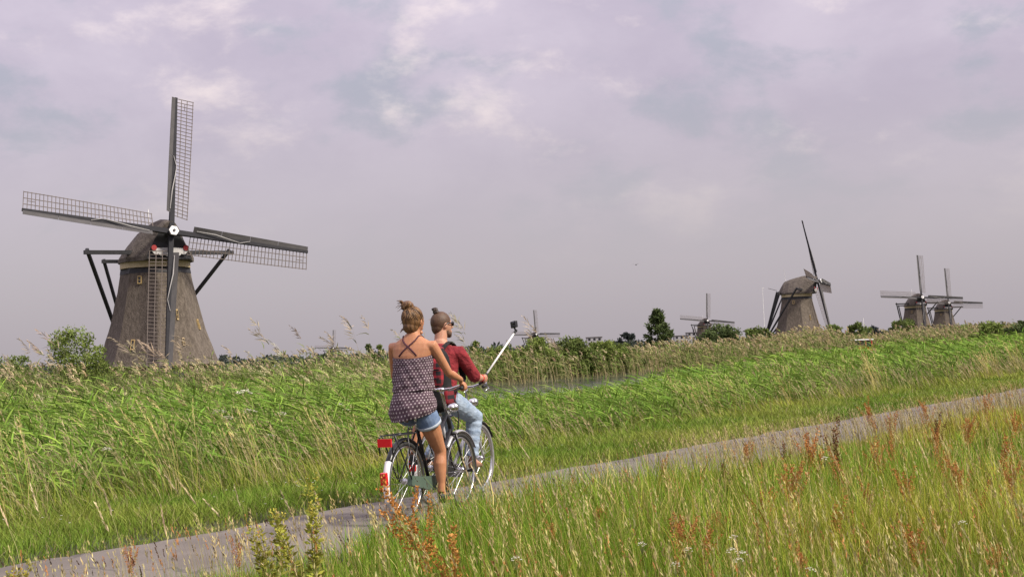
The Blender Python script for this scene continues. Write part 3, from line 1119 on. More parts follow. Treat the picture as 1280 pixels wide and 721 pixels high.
    for s_ in (1, -1):
        MB().tube([(G[0] + .055, s_ * (G[1] - .009), G[2] + .003), (G[0] - .07, s_ * (G[1] + .014), G[2] - .007)], .0165, 10).build('grip', M_grip, hbo, smooth=True)
        bl = MB().tube([(cx_ + .01, s_ * .22, gz_ + .035), (G[0] + .085, s_ * (G[1] + .005), G[2] - .03), (G[0] - .03, s_ * (G[1] + .02), G[2] - .045)], [.006, .006, .005], 6)
        bl.build('brake_lever', M_chrome, hbo, smooth=True)
    # headlight
    hl = MB().ball((wb - .125, 0, .905), (.045, .04, .04), 16, 10)
    hl.tube([(wb - .10, 0, .905), (wb - .065, 0, .905)], [.04, .043], 16)
    hl.tube([HT + Vector((.01, 0, -.03)), (wb - .14, 0, .87)], .007, 6)
    hl.build('headlight', S['lamp'], root, smooth=True)
    # drivetrain on the right
    cc_ = MB()
    yy = -.052
    top = [(-.02, r + .05), (.15, .36), (.36, .345), (.46, .345), (.52, .31), (.52, .25), (.46, .215), (.3, .235), (.05, r - .05), (-.03, r - .03)]
    v_ = [(x, yy + s_ * .022, z_) for s_ in (1, -1) for x, z_ in top]
    k = len(top)
    cc_.add(v_, [tuple(range(k)), tuple(range(2 * k - 1, k - 1, -1))] + [(j, (j + 1) % k, k + (j + 1) % k, k + j) for j in range(k)])
    cc_.build('chain_case', S['case'], root)
    ca = S['crank']
    for s_, a in ((-1, ca), (1, ca + math.pi)):
        e = bb + Vector((.165 * math.cos(a), s_ * .088, .165 * math.sin(a)))
        MB().bar(bb + Vector((0, s_ * .082, 0)), e, .022, .014).build('crank', M_chrome, root)
        pd = MB().box(e + Vector((0, s_ * .055, 0)), (.085, .08, .022))
        pd.tube([e, e + Vector((0, s_ * .1, 0))], .006, 6)
        pd.build('pedal', M_grip, root)
    return root


def heading(deg):
    return R(90 - deg)


BW = empty('bicycle', (-.965, 12.2, .03), heading(23))
tag(BW, 'black step-through bicycle ridden by the woman, red reflector on its rack', 'bicycle', 'bicycles on the path')
bicycle(BW, dict(r=.335, wb=1.08, seat=.90, frame=M_black, fork=M_black, tyre=M_rubber, guard=M_black, fguard=M_silver, case=M_green, saddle=M_saddle,
                 step=True, reflector=True, bar=1.075, barx=.74, grip=(.60, .285, 1.095), lamp=M_chrome, crank=R(-88)))
BM = empty('bicycle', (-.82, 13.45, .03), heading(22.5))
tag(BM, "silver bicycle with grey tyres ridden by the man in the red shirt", 'bicycle', 'bicycles on the path')
bicycle(BM, dict(r=.345, wb=1.10, seat=.94, frame=M_silver, fork=M_silver, tyre=M_greytyre, guard=M_black, fguard=M_black, case=M_black, saddle=M_black,
                 step=False, reflector=False, bar=1.06, barx=.80, grip=(.66, .285, 1.075), lamp=M_chrome, crank=R(-6)))

# ------------------------------------------------------------------ people (same local frame as the bicycle they ride)


def skin_mat(name, c1, c2):
    m = mat(name, c1, c2, 7, 0.5, 0.0008, bscale=160)
    b = [n_ for n_ in m.node_tree.nodes if n_.type == 'BSDF_PRINCIPLED'][0]
    b.inputs['Subsurface Weight'].default_value = .12
    b.inputs['Subsurface Radius'].default_value = (.012, .005, .003)
    b.inputs['Subsurface Scale'].default_value = .5
    return m


M_skinw = skin_mat('tanned_skin', (0.46, 0.215, 0.112), (0.39, 0.17, 0.085))
M_skinm = skin_mat('light_skin', (0.50, 0.265, 0.175), (0.43, 0.21, 0.13))
M_hairw = mat('brown_hair', (0.060, 0.029, 0.013), (0.200, 0.105, 0.043), 30, 0.45, 0.004, stretch=(1, 3.2, .35), bscale=45)
M_hairm = mat('dark_brown_hair', (0.060, 0.031, 0.017), (0.105, 0.056, 0.030), 60, 0.55, 0.002, bscale=160)
M_beard = mat('beard', (0.07, 0.038, 0.022), (0.12, 0.065, 0.04), 90, 0.8, 0.002)
M_denim = mat('blue_denim', (0.10, 0.155, 0.27), (0.17, 0.235, 0.36), 22, 0.85, 0.002, bscale=70)
M_jeans = mat('washed_jeans', (0.20, 0.27, 0.37), (0.34, 0.41, 0.50), 9, 0.85, 0.014, bscale=15, stretch=(1, 1, 1.8))
M_shirt = mat('dark_red_cotton', (0.155, 0.012, 0.018), (0.25, 0.022, 0.028), 12, 0.9, 0.04, bscale=12)
M_shoe = mat('black_shoe', (0.02, 0.02, 0.022), (0.035, 0.033, 0.033), 20, 0.6)
M_shoem = mat('brown_shoe', (0.16, 0.085, 0.045), (0.22, 0.13, 0.075), 20, 0.7)
M_strap = mat('strap_fabric', (0.055, 0.018, 0.028), (0.09, 0.03, 0.04), 60, 0.9)
M_eye = mat('eye_white', (.7, .68, .66), (.72, .7, .68), 5, .2)

# dotted fabric: rows of pale dots on plum brown, in the garment's own unrolled coordinates
m, t_, b_, o_ = new_mat('dotted_plum_fabric')
uv = N(t_, 'ShaderNodeUVMap')
uv.uv_map = 'cloth'
su = N(t_, 'ShaderNodeSeparateXYZ')
t_.links.new(uv.outputs[0], su.inputs[0])
vv_ = math_n(t_, 'DIVIDE', su.outputs[1], .0235)
row = math_n(t_, 'FLOOR', vv_)
fv_ = math_n(t_, 'SUBTRACT', math_n(t_, 'FRACT', vv_), .5)
uu_ = math_n(t_, 'MULTIPLY_ADD', row, .5, math_n(t_, 'DIVIDE', su.outputs[0], .030))
fu_ = math_n(t_, 'SUBTRACT', math_n(t_, 'FRACT', uu_), .5)
d2 = math_n(t_, 'ADD', math_n(t_, 'MULTIPLY', math_n(t_, 'MULTIPLY', fu_, fu_), 1.63), math_n(t_, 'MULTIPLY', fv_, fv_))
dot = ramp_n(t_, d2, .075, .035)
tcn = N(t_, 'ShaderNodeTexCoord')
nn_ = N(t_, 'ShaderNodeTexNoise', i_Scale=9.0, i_Detail=4.0)
t_.links.new(tcn.outputs['Object'], nn_.inputs['Vector'])
cl_ = mix_n(t_, nn_.outputs[0], (0.056, 0.031, 0.046), (0.096, 0.056, 0.074))
t_.links.new(mix_n(t_, math_n(t_, 'MULTIPLY', dot, .9), cl_, (0.48, 0.42, 0.42)), b_.inputs['Base Color'])
b_.inputs['Roughness'].default_value = .9
M_dots = m


def plaid(name):
    m, t_, b_, o_ = new_mat(name)
    tcn = N(t_, 'ShaderNodeTexCoord')
    s_ = N(t_, 'ShaderNodeSeparateXYZ')
    t_.links.new(tcn.outputs['Object'], s_.inputs[0])
    fy = math_n(t_, 'GREATER_THAN', math_n(t_, 'FRACT', math_n(t_, 'DIVIDE', s_.outputs[1], .085)), .5)
    fz = math_n(t_, 'GREATER_THAN', math_n(t_, 'FRACT', math_n(t_, 'DIVIDE', s_.outputs[2], .075)), .5)
    q = math_n(t_, 'MULTIPLY', math_n(t_, 'ADD', fy, fz), .5)
    c = mix_n(t_, q, (0.012, 0.010, 0.012), (0.30, 0.014, 0.024))
    t_.links.new(c, b_.inputs['Base Color'])
    b_.inputs['Roughness'].default_value = .85
    return m


M_plaid = plaid('red_black_check')
M_pack = mat('black_nylon', (0.008, 0.008, 0.009), (0.016, 0.015, 0.016), 12, 0.95, 0.01, bscale=12)


def torso(mb, rows, dx=0.0, grow=0.0, side=(0, 1, 0)):
    mb.tube([(x + dx, 0, z) for z, x, ry, rx in rows], [(ry + grow, rx + grow) for z, x, ry, rx in rows], 24, side=side)


def limb(mb, pts, rad, grow=0.0, n=14):
    """limb through joints, resampled so that muscle bellies swell between them"""
    mb.tube(pts, [r_ + grow for r_ in rad], n)


def head(mb, c, yaw, sx, sy, sz, jaw=1.0):
    M3 = Matrix.Rotation(yaw, 3, 'Z')

    def fn(p):
        q = p.copy()
        if p.z < 0:                                   # narrow towards the jaw, chin forward
            k_ = -p.z
            q.y *= 1 - .30 * k_ * k_
            if p.x < 0:
                q.x *= 1 - .42 * k_
            else:
                q.x *= 1 + .06 * k_
        if p.x > .5 and -.1 < p.z < .3:               # eye sockets
            q.x -= .05 * max(0, 1 - abs(abs(p.y) - .38) / .25)
        if p.x < 0 and p.z > 0:
            q.x *= 1.08
        return q
    mb.ball(c, (sx, sy, sz), 28, 20, M3, fn)

    def L(x, y, z):
        return Vector(c) + M3 @ Vector((x * sx, y * sy, z * sz))
    mb.tube([L(.90, 0, .16), L(1.04, 0, -.06), L(1.16, 0, -.22), L(1.0, 0, -.30)], [.008, .011, .014, .010], 10)          # nose
    mb.ball(L(.93, 0, -.52), (.016, .022, .008), 10, 6, M3)     # lips
    mb.ball(L(.93, 0, -.62), (.015, .020, .008), 10, 6, M3)
    mb.ball(L(.82, 0, -.88), (.022, .024, .018), 10, 6, M3)     # chin
    for y in (-1, 1):
        mb.ball(L(-.02, y * 1.02, -.08), (.018, .010, .031), 12, 8, M3 @ Matrix.Rotation(R(12), 3, 'Y'))   # ears
    return L, M3


def hand(mb, wrist, centre, axis, out, rad, side, thumb_dir, span=.072):
    """hand closed round a bar: palm from the wrist to above the bar, four unequal fingers curling over it, thumb below"""
    wrist, centre, axis, out = Vector(wrist), Vector(centre), Vector(axis).normalized(), Vector(out)
    out = (out - axis * out.dot(axis)).normalized()
    back = axis.cross(out).normalized()
    if back.dot(wrist - centre) < 0:
        back = -back
    # 'out' points from the bar to the back of the hand, 'back' towards the forearm
    pk = centre + out * (rad + .016)
    mb.tube([wrist, wrist.lerp(pk + back * .03, .5), pk + back * .018, pk - back * .012], [(.024, .02), (.030, .019), (.040, .016), (.038, .014)], 12, side=axis)
    lens = (1.0, 1.08, 1.02, .86)
    for i in range(4):
        o_ = axis * (span * ((i + .5) / 4 - .5))
        k_ = lens[i]
        R0 = rad + .010
        pts = []
        for ang in (70, 100, 140, 180, 220, 255 + 18 * (k_ - 1) * 5):
            a = R(ang)
            rr = R0 + (.007 if ang < 110 else 0.001) * k_
            pts.append(centre + o_ + out * (rr * math.sin(a)) + back * (rr * math.cos(a)))
        mb.tube(pts, [.0098, .0096, .0092, .0088, .0082, .0065], 8)
    th0 = pk + back * .022 + thumb_dir * .026
    a0 = centre + thumb_dir * .038
    mb.tube([th0, a0 + back * (rad + .012) + out * .004, a0 + back * (rad * .5) - out * (rad + .008), a0 - back * .012 - out * (rad + .012)], [.013, .0115, .010, .007], 8)


def shoe(mb, ankle, ped, yaw=0.0):
    """shoe from heel to toe over the pedal; ankle above the heel"""
    a, p = Vector(ankle), Vector(ped)
    z0 = p.z + .012
    heel = Vector((a.x - .045, a.y, z0))
    d = Vector((p.x + .085, p.y, z0)) - heel
    d.normalize()
    pts = [heel + Vector((0, 0, .035)), heel + d * .04 + Vector((0, 0, .036)), heel + d * .11 + Vector((0, 0, .034)), heel + d * .18 + Vector((0, 0, .028)), heel + d * .235 + Vector((0, 0, .022)), heel + d * .255 + Vector((0, 0, .02))]
    mb.tube(pts, [(.022, .026), (.036, .036), (.040, .036), (.047, .028), (.040, .021), (.016, .012)], 14, side=(0, 1, 0))
    mb.tube([heel + d * .045 + Vector((0, 0, .04)), a + Vector((0, 0, .0))], [.040, .036], 12)


def garment(name, m, parent, rows, n=72, wrinkle=.004, freq=3.0, uvscale=True, seed=0, hem=0.0):
    """sheet wrapped round the body: rows of (z, x, half width, half depth, tilt)"""
    me = bpy.data.meshes.new(name)
    v, f, uvs = [], [], []
    rs = random.Random(seed)
    ph = [rs.uniform(0, 6.28) for _ in range(8)]
    # resample rows smoothly
    zs = [r_[0] for r_ in rows]
    K = 40
    for i in range(K + 1):
        q = i / K * (len(rows) - 1)
        j = min(int(q), len(rows) - 2)
        w_ = q - j
        w_ = w_
        z, x, ry, rx, tl = [rows[j][c_] * (1 - w_) + rows[j + 1][c_] * w_ for c_ in range(5)]
        fall = i / K
        for k_ in range(n):
            a = 2 * math.pi * k_ / n
            wr = wrinkle * (.4 + fall) * (math.sin(a * freq + ph[0] + z * 22) + .7 * math.sin(a * freq * 2.3 + ph[1] - z * 40) + .5 * math.sin(a * freq * .5 + z * 95 + ph[2]))
            v.append((x + (rx + wr) * math.sin(a), (ry + wr) * math.cos(a), z + tl * math.sin(a) + .3 * wr - hem * fall * math.cos(a)))
            uvs.append((a * .17, z))
    for i in range(K):
        for k_ in range(n):
            f.append((i * n + k_, i * n + (k_ + 1) % n, (i + 1) * n + (k_ + 1) % n, (i + 1) * n + k_))
    me.from_pydata(v, [], f)
    ul = me.uv_layers.new(name='cloth')
    for lp in me.loops:
        ul.data[lp.index].uv = uvs[lp.vertex_index]
    # seam: unwrap the last column
    for p in me.polygons:
        us = [ul.data[li].uv[0] for li in p.loop_indices]
        if max(us) - min(us) > .5:
            for li in p.loop_indices:
                if ul.data[li].uv[0] < .3:
                    ul.data[li].uv = (ul.data[li].uv[0] + 2 * math.pi * .17, ul.data[li].uv[1])
    me.polygons.foreach_set('use_smooth', np.ones(len(me.polygons), bool))
    me.materials.append(m)
    o = link(name, me, None, parent)
    sl = o.modifiers.new('thick', 'SOLIDIFY')
    sl.thickness = .004
    return o


# ---- the woman
W = empty('person', BW.location, BW.rotation_euler.z)
tag(W, 'woman with a messy bun in a dotted strappy top and denim shorts, cycling', 'person', 'riders')
wrows = [(.875, .185, .150, .10), (.91, .185, .182, .135), (.97, .19, .192, .145), (1.04, .195, .180, .125), (1.13, .205, .156, .105), (1.22, .212, .154, .10), (1.31, .218, .168, .106),
         (1.38, .222, .182, .106), (1.44, .228, .196, .096), (1.485, .232, .186, .082), (1.515, .236, .148, .070), (1.54, .242, .100, .062), (1.57, .25, .066, .058)]
body = MB()
torso(body, wrows)
HC = (.272, 0, 1.688)
body.tube([(.240, 0, 1.50), (.250, 0, 1.55), (.260, 0, 1.61), (.268, 0, 1.66)], [.070, .058, .054, .056], 14)
L_, M_ = head(body, HC, R(-14), .098, .078, .116)
GW = (.60, .285, 1.125)
GWl = Vector((.595, .287, 1.123))
GWr = Vector((.595, -.287, 1.123))
for s_, G_ in ((-1, GWr), (1, GWl)):
    sh_ = Vector((.235, s_ * .188, 1.466))
    eb = Vector((.365, s_ * .268, 1.225)) if s_ < 0 else Vector((.37, s_ * .262, 1.215))
    wr_ = G_ + Vector((-.052, s_ * .010, .040))
    limb(body, [sh_ + Vector((-.01, -s_ * .05, .0)), sh_, sh_.lerp(eb, .25) + Vector((-.008, 0, .006)), sh_.lerp(eb, .6), eb, eb.lerp(wr_, .28), eb.lerp(wr_, .65), wr_],
         [.046, .052, .045, .040, .035, .0385, .030, .0235])
    hand(body, wr_, G_ + Vector((0, 0, -.03)), (1, -s_ * .1, 0.03), (0.0, s_ * .35, 1), .0165, s_, Vector((.8, -s_ * .35, 0)).normalized())
# legs
hipR, kneeR, ankR = Vector((.205, -.098, .905)), Vector((.405, -.135, .555)), Vector((.385, -.142, .205))
hipL, kneeL, ankL = Vector((.205, .098, .905)), Vector((.60, .125, .835)), Vector((.415, .142, .535))
for h_, k_, a_ in ((hipR, kneeR, ankR), (hipL, kneeL, ankL)):
    d_ = (a_ - k_).normalized()
    bk = Vector((-1, 0, 0)) if h_ is hipR else Vector((-.5, 0, -.8))
    limb(body, [h_, h_.lerp(k_, .25), h_.lerp(k_, .55), h_.lerp(k_, .85), k_, k_.lerp(a_, .12), k_.lerp(a_, .30) + bk * .012, k_.lerp(a_, .50) + bk * .008, k_.lerp(a_, .78), a_],
         [.098, .092, .079, .060, .054, .052, .057, .051, .036, .033], n=16)
    ft = a_ + Vector((.02, 0, -.045))
    body.tube([a_, ft + Vector((0.02, 0, 0)), ft + Vector((.10, 0, -.02)), ft + Vector((.155, 0, -.028))], [.033, .036, (.036, .02), (.026, .012)], 12, side=(0, 1, 0))
bw = remesh(body, 'body', M_skinw, .0055, 4, W)
# eyes
for y in (-.36, .36):
    MB().ball(L_(.86, y, .06), .011, 10, 8).build('eye', M_eye, W, smooth=True)
# dotted layered top: the tunic below, the loose upper layer over it
garment('tunic', M_dots, W, [(1.14, .205, .166, .118, 0), (1.08, .200, .176, .135, 0), (1.02, .192, .197, .153, 0), (.96, .187, .209, .168, -.0), (.91, .184, .208, .168, .02), (.875, .184, .198, .158, .04)], wrinkle=.005, freq=4, seed=3, hem=.03)
garment('top_layer', M_dots, W, [(1.392, .222, .186, .112, 0.028), (1.35, .220, .186, .115, 0.012), (1.28, .216, .182, .119, 0), (1.20, .210, .182, .127, 0), (1.13, .206, .186, .135, 0), (1.085, .204, .190, .140, 0)], wrinkle=.0055, freq=5, seed=8, hem=.006)
# straps crossing on the back, laid on the skin
dg = bpy.context.evaluated_depsgraph_get()
bvh = BVHTree.FromPolygons([v_.co.copy() for v_ in bw.data.vertices], [tuple(p.vertices) for p in bw.data.polygons])


def on_back(y, z, lift=.004):
    h_ = bvh.ray_cast(Vector((-.6, y, z)), Vector((1, 0, 0)))
    return (h_[0] + Vector((-lift, 0, 0))) if h_[0] is not None else Vector((.14, y, z))


def on_top(x, y, lift=.004):
    h_ = bvh.ray_cast(Vector((x, y, 1.62)), Vector((0, 0, -1)))
    return (h_[0] + Vector((0, 0, lift))) if h_[0] is not None else Vector((x, y, 1.5))


for s_ in (-1, 1):
    pts = [on_back(s_ * .085, 1.385), on_back(s_ * .055, 1.418), on_back(s_ * .022, 1.45), on_back(-s_ * .010, 1.474), on_back(-s_ * .038, 1.498, .006), on_back(-s_ * .058, 1.518, .006), on_top(.205, -s_ * .075, .006), on_top(.235, -s_ * .084, .006), on_top(.265, -s_ * .092), (.318, -s_ * .095, 1.46), (.325, -s_ * .09, 1.39)]
    MB().tube(pts, [(.0075, .0035)] * len(pts), 8, side=(0, 1, .3)).build('shoulder_strap', M_strap, W, smooth=True)
# shorts
sh = MB()
torso(sh, [(.865, .187, .158, .113), (.90, .187, .184, .138), (.935, .19, .180, .134), (.96, .19, .165, .115)])
for h_, k_ in ((hipR, kneeR), (hipL, kneeL)):
    sh.tube([h_ + Vector((0, 0, .0)), h_.lerp(k_, .12), h_.lerp(k_, .30)], [.098, .105, .103], 20)
remesh(sh, 'shorts', M_denim, .006, 3, W)
cf = MB()
for h_, k_ in ((hipR, kneeR), (hipL, kneeL)):
    cf.tube([h_.lerp(k_, .26), h_.lerp(k_, .33)], [.110, .108], 24, caps=False)
cfo = cf.build('frayed_hem', mat('pale_denim', (.34, .39, .46), (.45, .5, .55), 40, .9), W, smooth=True)
cfo.modifiers.new('thick', 'SOLIDIFY').thickness = .004
# flat black shoes
for a_, p_ in ((ankR, Vector((.445, -.143, .12))), (ankL, Vector((.435, .143, .45)))):
    sm = MB()
    shoe(sm, a_ + Vector((0, 0, -.03)), p_)
    remesh(sm, 'shoe', M_shoe, .006, 3, W)
# hair: full cap pulled up to a messy bun, loose strands
hr = MB()
Mh = Matrix.Rotation(R(-14), 3, 'Z')


def HL(x, y, z):
    return Vector(HC) + Mh @ Vector((x, y, z))


hr.ball(HL(-.018, 0, .022), (.104, .089, .110), 30, 22, Mh)
hr.ball(HL(-.045, 0, -.050), (.070, .070, .066), 20, 14, Mh)
hr.ball(HL(-.024, 0, -.005), (.092, .088, .075), 20, 14, Mh)
bunc = HL(-.058, .020, .134)
hr.ball(bunc, (.050, .056, .042), 16, 12)
for i in range(9):
    a = i * .7
    c0 = bunc + Vector((.026 * math.cos(a), .03 * math.sin(a), .012 * math.sin(2.3 * a)))
    hr.tube([c0 + Vector((.018 * math.cos(a + k_), .022 * math.sin(a + k_ * 1.2), .018 * math.cos(k_ * 2 + a))) for k_ in (0, .7, 1.4, 2.1)], [.010, .013, .013, .008], 8)
hairw = remesh(hr, 'hair', M_hairw, .005, 3, W)
st = MB()
rs = random.Random(5)
for i in range(46):
    if i < 26:
        a = rs.uniform(1.2, 5.2)
        p0 = bunc + Vector((rs.uniform(-.03, .01), rs.uniform(-.02, .04), rs.uniform(-.02, .025)))
        d_ = Vector((math.cos(a) * .6 - .2, .7 * abs(math.sin(a)) if rs.random() < .7 else -.3, rs.uniform(-.5, .6))).normalized()
        ln = rs.uniform(.03, .075)
    else:
        a = rs.uniform(0, 6.28)
        p0 = HL(-.03 + .07 * math.cos(a), .07 * math.sin(a), rs.uniform(-.08, .05))
        d_ = Vector((-.4, math.sin(a), -.5)).normalized()
        ln = rs.uniform(.02, .05)
    st.tube([p0, p0 + d_ * ln * .5 + Vector((0, 0, .006)), p0 + d_ * ln + Vector((0, 0, -.004))], [.0036, .003, .0012], 5)
st.build('loose_strands', M_hairw, hairw, smooth=True)
# locks combed from the hairline up to the bun
M_lock = [mat('dark_lock', (.032, .016, .008), (.06, .03, .014), 30, .5), mat('light_lock', (.22, .12, .048), (.30, .17, .075), 30, .45)]
bdir = Vector((-.5, .10, .86)).normalized()
for q_ in range(2):
    lk = MB()
    for i in range(150):
        a = rs.uniform(0, 2 * math.pi)
        e_ = rs.uniform(-1.0, .25)
        d0 = Vector((math.cos(a) * math.cos(e_), math.sin(a) * math.cos(e_), math.sin(e_)))
        if d0.x > .55:
            continue
        u0, u1 = sorted((rs.uniform(0, .75), rs.uniform(.25, .95)))
        pts = []
        wob = rs.uniform(-.05, .05)
        for k_ in range(7):
            u_ = u0 + (u1 - u0) * k_ / 6
            d_ = d0.slerp(bdir, u_)
            d_ = (d_ + Vector((0, wob * math.sin(u_ * 3), 0))).normalized()
            low = max(0, -d_.z)
            sc_ = 1.0 - .20 * low if d_.x < .2 else 1.0
            pts.append(HL(-.018 + d_.x * .105 * sc_, d_.y * .090 * sc_, .022 + d_.z * .111))
        lk.tube(pts, [.0008, .0022, .0028, .003, .0028, .002, .0008], 5)
    lk.build('hair_locks', M_lock[q_], hairw, smooth=True)

# ---- the man
P_ = empty('person', BM.location, BM.rotation_euler.z)
tag(P_, 'man with a topknot and sunglasses in a dark red shirt and pale jeans, cycling', 'person', 'riders')
mrows = [(.905, .21, .150, .11), (.95, .21, .170, .14), (1.02, .215, .168, .135), (1.12, .23, .158, .115), (1.22, .25, .168, .115), (1.31, .268, .186, .122), (1.37, .278, .202, .115), (1.415, .285, .205, .095), (1.45, .292, .160, .078), (1.485, .30, .100, .066), (1.52, .308, .066, .064)]
body = MB()
torso(body, mrows)
HCm = (.345, 0, 1.675)
body.tube([(.298, 0, 1.46), (.310, 0, 1.52), (.325, 0, 1.60), (.338, 0, 1.65)], [.072, .062, .060, .062], 14)
YM = R(-34)
Lm, Mm = head(body, HCm, YM, .102, .079, .120)
# the raised right hand holds the selfie stick's grip just inside the bar end
GR = Vector((.675, -.262, 1.135))
inv = Matrix.Rotation(-BM.rotation_euler.z, 3, 'Z')
stick_top_w = at(643, 416, BM.location.y + .95)
stick_top = inv @ (stick_top_w - Vector(BM.location))
sax = (stick_top - GR).normalized()
GLm = Vector((.655, .287, 1.105))
arms = {}
for s_ in (-1, 1):
    sh_ = Vector((.288, s_ * .190, 1.405))
    if s_ < 0:
        eb = Vector((.435, -.285, 1.165))
        fw = (GR - eb).normalized()
        wr_ = GR - fw * .072 + Vector((0, -.012, .004))
    else:
        eb = Vector((.43, .300, 1.165))
        wr_ = GLm + Vector((-.052, .01, .010))
    arms[s_] = (sh_, eb, wr_)
    limb(body, [sh_ + Vector((-.01, -s_ * .05, .0)), sh_, sh_.lerp(eb, .3), sh_.lerp(eb, .6), eb, eb.lerp(wr_, .28), eb.lerp(wr_, .65), wr_],
         [.052, .060, .052, .046, .042, .045, .036, .028])
hand(body, arms[-1][2], GR, sax, (.25, -1, .1), .014, -1, sax, span=.08)
hand(body, arms[1][2], GLm + Vector((0, 0, -.03)), (1, -.1, .03), (0, .35, 1), .0165, 1, Vector((.8, -.35, 0)).normalized(), span=.08)
hipR, kneeR, ankR = Vector((.225, -.095, .965)), Vector((.660, -.165, .775)), Vector((.585, -.150, .395))
hipL, kneeL, ankL = Vector((.225, .095, .965)), Vector((.610, .125, .685)), Vector((.250, .145, .395))
for h_, k_, a_ in ((hipR, kneeR, ankR), (hipL, kneeL, ankL)):
    limb(body, [h_, h_.lerp(k_, .3), h_.lerp(k_, .6), h_.lerp(k_, .88), k_, k_.lerp(a_, .15), k_.lerp(a_, .32) + Vector((-.012, 0, 0)), k_.lerp(a_, .55), k_.lerp(a_, .8), a_],
         [.094, .090, .078, .063, .058, .055, .058, .050, .040, .036])
    body.tube([a_, a_ + Vector((.03, 0, -.05)), a_ + Vector((.12, 0, -.07)), a_ + Vector((.18, 0, -.075))], [.036, .038, (.038, .02), (.025, .012)], 12, side=(0, 1, 0))
remesh(body, 'body', M_skinm, .0055, 4, P_)
# shirt with elbow sleeves
sh = MB()
torso(sh, [(.93, .215, .188, .158), (1.0, .218, .184, .152), (1.12, .232, .178, .138), (1.22, .25, .184, .134), (1.31, .268, .200, .138), (1.37, .278, .214, .130), (1.415, .285, .214, .110), (1.452, .292, .166, .090), (1.478, .299, .105, .078)])
for s_ in (-1, 1):
    sh_, eb, wr_ = arms[s_]
    cuff = eb.lerp(wr_, .06)
    sh.tube([sh_ + Vector((-.01, -s_ * .05, .0)), sh_, sh_.lerp(eb, .3), sh_.lerp(eb, .65), eb, cuff], [.064, .073, .067, .062, .061, .056], 20)
remesh(sh, 'shirt', M_shirt, .006, 3, P_)
cl = MB().tube([(.300 + .07 * math.cos(a), .076 * math.sin(a), 1.488 + .014 * math.cos(a)) for a in np.linspace(0, 2 * math.pi, 24, endpoint=False)], .012, 8, close=True)
cl.build('collar', M_strap, P_, smooth=True)
# jeans with folds at hip, knee and calf
jn = MB()
torso(jn, [(.90, .21, .165, .125), (.95, .21, .184, .154), (1.02, .215, .180, .148), (1.07, .22, .172, .136)])


def jean_leg(h_, k_, a_):
    pts, rad = [], []
    for i in range(15):
        q = i / 14
        pts.append(h_.lerp(k_, q))
        rad.append(float(np.interp(q, [0, .4, .8, 1], [.110, .102, .084, .080])) + .004 * math.sin(i * 2.4))
    for i in range(1, 17):
        q = i / 16
        pts.append(k_.lerp(a_, q) + Vector((-.012 * math.sin(math.pi * q), 0, 0)))
        rad.append(float(np.interp(q, [0, .3, .7, 1], [.080, .076, .068, .064])) + .0045 * math.sin(i * 2.1 + 1))
    jn.tube(pts, rad, 20)


jean_leg(hipR, kneeR, ankR + Vector((0, 0, .01)))
jean_leg(hipL, kneeL, ankL + Vector((0, 0, .01)))
remesh(jn, 'jeans', M_jeans, .006, 2, P_)
for a_, p_ in ((ankR, Vector((.604, -.143, .268))), (ankL, Vector((.276, .143, .302)))):
    sm = MB()
    shoe(sm, a_ + Vector((0, 0, -.02)), p_)
    remesh(sm, 'shoe', M_shoem, .006, 3, P_)
# hair shaved at the sides, topknot, beard, sunglasses, bracelet
hr = MB()
hr.ball(Lm(-.10, 0, .20), (.103, .084, .105), 30, 22, Mm)
hr.ball(Lm(-.42, 0, -.22), (.062, .066, .075), 20, 14, Mm)
hair = remesh(hr, 'hair', M_hairm, .005, 2, P_)
kn = MB()
kc = Lm(-.62, .05, 1.10)
kn.ball(kc + Vector((0, 0, .012)), (.026, .028, .025), 14, 10)
kn.ball(Lm(-.50, .04, .98), (.036, .036, .018), 12, 8)
for i in range(7):
    a = i * .9
    kn.tube([kc + Vector((.014 * math.cos(a), .016 * math.sin(a), .004)), kc + Vector((.030 * math.cos(a + .5), .033 * math.sin(a + .5), .02 * math.sin(i))), kc + Vector((.022 * math.cos(a + 1.3), .024 * math.sin(a + 1.3), .03))], [.007, .007, .004], 6)
tl = MB()
remesh(kn, 'topknot', mat('topknot_hair', (.028, .018, .014), (.05, .032, .022), 50, .5, .002), .004, 2, P_)
rg = MB()
rg.ball(Lm(.60, 0, -.72), (.043, .046, .032), 18, 12, Mm)
rg.ball(Lm(.76, 0, -.88), (.028, .028, .022), 14, 10, Mm)
rg.ball(Lm(.25, -.62, -.52), (.024, .014, .036), 12, 8, Mm)
rg.ball(Lm(.25, .62, -.52), (.024, .014, .036), 12, 8, Mm)
remesh(rg, 'beard', M_beard, .004, 3, P_)
sg = MB()
for y in (-1, 1):
    ctr = Lm(1.02, y * .44, .07)
    sg.ball(ctr, (.012, .031, .025), 16, 10, Mm @ Matrix.Rotation(R(y * 16), 3, 'Z'))
    sg.tube([Lm(.95, y * .84, .12), Lm(.55, y * 1.10, .12), Lm(0, y * 1.14, .06), Lm(-.16, y * 1.12, -.08)], [(.004, .007), (.003, .006), (.003, .005), (.003, .004)], 8, side=(0, 1, 0))
sg.tube([Lm(1.05, -.16, .14), Lm(1.08, 0, .15), Lm(1.05, .16, .14)], .004, 6)
sg.build('sunglasses', M_glassd, P_, smooth=True)
wr_, eb = arms[-1][2], arms[-1][1]
ba = (eb - wr_).normalized()
bc = wr_ + ba * .012
u1 = ba.orthogonal().normalized()
u2 = ba.cross(u1)
MB().tube([bc + u1 * (.031 * math.cos(a)) + u2 * (.031 * math.sin(a)) for a in np.linspace(0, 2 * math.pi, 20, endpoint=False)], .0055, 8, close=True).build('bracelet', M_redpl, P_, smooth=True)

# ---- backpack on the man's back
BP = empty('backpack', BM.location, BM.rotation_euler.z)
tag(BP, "black backpack with red checks worn on the man's back", 'backpack')


